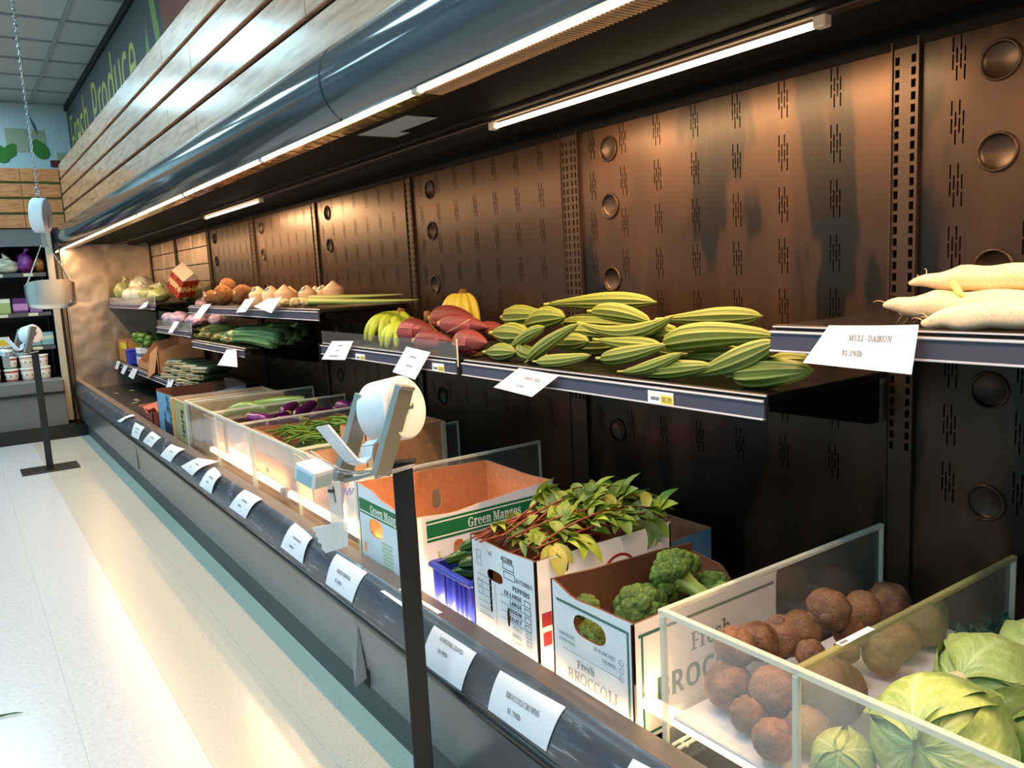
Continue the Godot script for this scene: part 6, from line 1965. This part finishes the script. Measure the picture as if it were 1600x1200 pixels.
# ---------- stands with bag rolls, hanging scale
func stand(called: String, label: String, at: Vector3, yaw: float, sign_strip: bool) -> void:
	var t := thing(called, label, "bag stand", at, "post stands with bag rolls")
	t.rotation.y = yaw
	var mb := MB.new()
	mb.box(Vector3(0, 0.006, 0), Vector3(0.42, 0.012, 0.28), 0.003, Basis(Vector3.UP, -yaw))
	obj("base_plate", mb.mesh(M.post), t)
	mb = MB.new()
	mb.box(Vector3(0, 0.503, 0), Vector3(0.05, 0.985, 0.026), 0.002)
	obj("post", mb.mesh(M.post), t)
	mb = MB.new()
	mb.box(Vector3(0.005, 0.998, 0.0), Vector3(0.06, 0.006, 0.034), 0.002)
	obj("cap_plate", mb.mesh(M.post), t)
	var ax := Vector3(0.75, 0.2, 0.63).normalized()
	var c := Vector3(-0.017, 1.125, -0.02)
	var bs := Basis(Quaternion(Vector3.UP, ax))
	mb = MB.new()
	mb.lathe([Vector2(0.022, -0.05), Vector2(0.07, -0.05), Vector2(0.077, -0.042), Vector2(0.078, 0.042), Vector2(0.072, 0.05), Vector2(0.022, 0.05), Vector2(0.02, 0.04), Vector2(0.02, -0.04), Vector2(0.022, -0.05)], 44, Transform3D(bs, c))
	obj("bag_roll", mb.mesh(M.bag_roll, 0), t)
	mb = MB.new()
	mb.rod(c - ax * 0.062, c + ax * 0.066, 0.008, 10)
	obj("spindle", mb.mesh(M.galv), t)
	# two side arms, perpendicular to the spindle
	var lo := Vector3(-0.088, 0.972, 0.028)
	var hi := Vector3(-0.018, 1.178, 0.028)
	for s in [0.056, -0.075]:
		var y := (hi - lo).normalized()
		var z := (ax - y * ax.dot(y)).normalized()
		var x := y.cross(z)
		var o: Vector3 = (lo + hi) / 2 + ax * s
		mb = MB.new()
		mb.box(o, Vector3(0.048, 0.222, 0.002), 0.0008, Basis(x, y, z))
		mb.box(o - x * 0.024 - z * 0.008, Vector3(0.003, 0.222, 0.018), 0.0008, Basis(x, y, z))
		mb.box(o + x * 0.024 - z * 0.008, Vector3(0.003, 0.222, 0.018), 0.0008, Basis(x, y, z))
		mb.box(o + y * 0.108 - z * 0.006, Vector3(0.05, 0.008, 0.022), 0.001, Basis(x, y, z))
		obj("side_arm", mb.mesh(M.galv), t)
	mb = MB.new()
	mb.rod(lo + Vector3(0.02, 0.0, 0), Vector3(0.03, 0.99, 0.01), 0.006, 8)
	mb.rod(lo - ax * 0.075, Vector3(0.0, 0.985, -0.01), 0.006, 8)
	obj("bracket", mb.mesh(M.galv), t)
	# wire cradle and plastic tongue
	for k in 3:
		mb = MB.new()
		var d := ax * (-0.012 - 0.03 * k)
		mb.sweep(PackedVector3Array([Vector3(-0.205, 1.05, 0.03) + d, Vector3(-0.17, 1.022, 0.03) + d, Vector3(-0.135, 0.998, 0.03) + d, Vector3(-0.10, 0.99, 0.03) + d, Vector3(-0.04, 0.988, 0.03) + d]), PackedFloat32Array([0.0022, 0.0022, 0.0022, 0.0022, 0.0022]), 7)
		obj("wire", mb.mesh(M.chrome), t)
	mb = MB.new()
	var tp := [Vector3(-0.18, 1.107, 0), Vector3(-0.165, 1.085, 0), Vector3(-0.14, 1.048, 0), Vector3(-0.118, 1.018, 0), Vector3(-0.10, 1.008, 0), Vector3(-0.083, 1.022, 0), Vector3(-0.078, 1.05, 0), Vector3(-0.064, 1.062, 0)]
	for i in tp.size() - 1:
		var a: Vector3 = tp[i] + Vector3(0, 0, 0.03)
		var b: Vector3 = tp[i + 1] + Vector3(0, 0, 0.03)
		var e := ax * 0.02
		var nn := (b - a).cross(e).normalized() * 0.003
		for s in [-1.0, 1.0]:
			mb.oquad(a - e + nn * s, a + e + nn * s, b + e + nn * s, b - e + nn * s, nn * s)
			mb.oquad(a + e * s - nn, a + e * s + nn, b + e * s + nn, b + e * s - nn, e * s)
	obj("plastic_tongue", mb.mesh(M.plastic, 40), t)
	# box of ties and the hanging strip
	var tb := Basis(Vector3.UP, 0.75) * Basis(Vector3.RIGHT, 0.25)
	mb = MB.new()
	mb.box(Vector3(-0.207, 0.998, 0.05), Vector3(0.058, 0.046, 0.072), 0.004, tb)
	var tie := obj("tie_box", mb.mesh(M.plastic), t)
	mb = MB.new()
	for k in 4:
		mb.box(Vector3(-0.207, 0.998, 0.05) + tb * Vector3(0.03, -0.016 + 0.011 * k, 0.0), Vector3(0.004, 0.003, 0.06), 0.001, tb)
	obj("slot_rib", mb.mesh(M.galv), tie)
	mb = MB.new()
	mb.box(Vector3(-0.207, 0.994, 0.05) + tb * Vector3(-0.0295, 0.0, 0.0), Vector3(0.001, 0.03, 0.055), 0.0, tb)
	mb.box(Vector3(-0.207, 0.994, 0.05) + tb * Vector3(0.0, 0.0, 0.0365), Vector3(0.045, 0.03, 0.001), 0.0, tb)
	obj("blue_label", mb.mesh(mt(Color(0.66, 0.76, 0.78), 0.5)), tie)
	if sign_strip:
		mb = MB.new()
		mb.box(Vector3(-0.163, 0.897, 0.05), Vector3(0.03, 0.155, 0.003), 0.001, Basis(Vector3.UP, 0.3))
		mb.ext(PackedVector2Array([Vector2(-0.142, 0.815), Vector2(-0.138, 0.875), Vector2(-0.16, 0.875), Vector2(-0.222, 0.868), Vector2(-0.219, 0.86), Vector2(-0.214, 0.857), Vector2(-0.216, 0.848), Vector2(-0.21, 0.842), Vector2(-0.211, 0.832), Vector2(-0.203, 0.826), Vector2(-0.204, 0.816), Vector2(-0.196, 0.803)]), 0.052, 0.055)
		obj("hanging_strip", mb.mesh(M.frost), t)
		mb = MB.new()
		mb.rod(Vector3(-0.178, 0.955, 0.053), Vector3(-0.163, 0.953, 0.056), 0.004, 6)
		mb.rod(Vector3(-0.165, 0.965, 0.055), Vector3(-0.162, 0.925, 0.056), 0.0012, 6)
		obj("wire_clip", mb.mesh(M.ink_dark), t)
	else:
		mb = MB.new()
		mb.box(Vector3(-0.2, 0.93, 0.05), Vector3(0.05, 0.10, 0.004), 0.001)
		obj("hanging_strip", mb.mesh(M.galv), t)


func stands() -> void:
	stand("bag_stand", "near black post stand holding a white roll of produce bags", Vector3(0.859, 0, -1.747), -0.457, true)
	stand("bag_stand", "far black post stand with bag roll before the end cooler", Vector3(0.505, 0, -7.609), -0.16, false)
	var mb := MB.new()
	mb.sweep(arc(Vector3(-0.06, 0.006, -3.195), Vector3(-0.01, 0.007, -3.185), Vector3(0.03, 0.006, -3.165), 8), PackedFloat32Array([0.005, 0.004, 0.004, 0.003, 0.003, 0.003, 0.002, 0.001]), 6, 0, 0, lin(0.25, 0.38, 0.18), lin(0.25, 0.38, 0.18))
	tag(obj(numbered("fallen_stem"), mb.mesh(M.veg), self), "bit of green stem dropped on the white floor tiles", "stem")


func scale() -> void:
	var t := thing("hanging_scale", "hanging produce scale with white dial drum and steel pan on a long chain", "scale", Vector3(0.54, 0, -6.1))
	var mb := MB.new()
	var n := 58
	for k in n:
		var y := 2.115 + (3.44 - 2.115) * k / float(n - 1)
		var p := PackedVector3Array()
		for j in 9:
			var a := TAU * j / 8.0
			p.append(Vector3(cos(a) * 0.007, y + sin(a) * 0.015, 0).rotated(Vector3.UP, 0.0 if k % 2 == 0 else PI / 2))
		mb.sweep(p, radii(9, func(_u): return 0.0026), 5)
	var ch := obj("chain", mb.mesh(M.chrome), t)
	ch.set_meta("kind", "stuff")
	for s in [0.0, 0.04]:
		mb = MB.new()
		var p := PackedVector3Array()
		for j in 11:
			var a := TAU * j / 10.0
			p.append(Vector3(cos(a) * 0.016, 2.075 + s + sin(a) * 0.019, sin(a) * 0.003))
		mb.sweep(p, radii(11, func(_u): return 0.0035), 6)
		obj("hook_ring", mb.mesh(M.chrome), t)
	var ax := Vector3(0.93, -0.05, 0.36).normalized()
	var bs := Basis(Quaternion(Vector3.UP, ax))
	mb = MB.new()
	mb.lathe([Vector2(0, -0.04), Vector2(0.105, -0.04), Vector2(0.112, -0.034), Vector2(0.112, 0.034), Vector2(0.105, 0.04)], 36, Transform3D(bs, Vector3(0, 1.955, 0)))
	obj("dial_drum", mb.mesh(mt(Color(0.9, 0.92, 0.95), 0.4)), t)
	mb = MB.new()
	mb.lathe([Vector2(0.106, 0.0405), Vector2(0, 0.0415)], 36, Transform3D(bs, Vector3(0, 1.955, 0)))
	var dial := obj("dial_face", mb.mesh(mt(Color(0.66, 0.68, 0.7), 0.3)), t)
	mb = MB.new()
	mb.rod(Vector3(0, 1.955, 0) + ax * 0.043, Vector3(0, 1.955, 0) + ax * 0.043 + bs * Vector3(0.08, 0, 0.02), 0.002, 5)
	obj("needle", mb.mesh(M.red_print), dial)
	mb = MB.new()
	mb.box(Vector3(0.0, 1.80, 0), Vector3(0.03, 0.10, 0.012), 0.002)
	obj("hook_plate", mb.mesh(M.galv), t)
	mb = MB.new()
	mb.sweep(PackedVector3Array([Vector3(-0.136, 1.50, 0.06), Vector3(-0.02, 1.765, 0.0), Vector3(0.02, 1.765, 0.0), Vector3(0.136, 1.50, 0.06)]), radii(4, func(_u): return 0.0028), 6)
	mb.sweep(PackedVector3Array([Vector3(-0.136, 1.50, -0.06), Vector3(-0.02, 1.762, 0.0), Vector3(0.02, 1.762, 0.0), Vector3(0.136, 1.50, -0.06)]), radii(4, func(_u): return 0.0028), 6)
	obj("pan_chain", mb.mesh(M.chrome), t)
	mb = MB.new()
	var rings := [[1.0, 1.54], [1.0, 1.50], [0.99, 1.43], [0.975, 1.385], [0.95, 1.362], [0.8, 1.35], [0.0, 1.346]]
	var S := 48
	for q in rings:
		for k in S:
			var a := TAU * k / S
			var cx := signf(cos(a)) * pow(absf(cos(a)), 0.55) * 0.146
			var cz := signf(sin(a)) * pow(absf(sin(a)), 0.7) * 0.11
			mb.vert(Vector3(cx * q[0], q[1] + (0.012 * pow(absf(cx) / 0.146, 3.0) * (1.0 if q[1] < 1.4 else 0.0)) - (0.03 * pow(absf(cx) / 0.146, 4.0) if q[1] > 1.49 else 0.0), cz * q[0]))
	for i in rings.size() - 1:
		for k in S:
			mb.f4(i * S + k, i * S + (k + 1) % S, (i + 1) * S + (k + 1) % S, (i + 1) * S + k)
	obj("pan", mb.mesh(M.pan_metal), t)
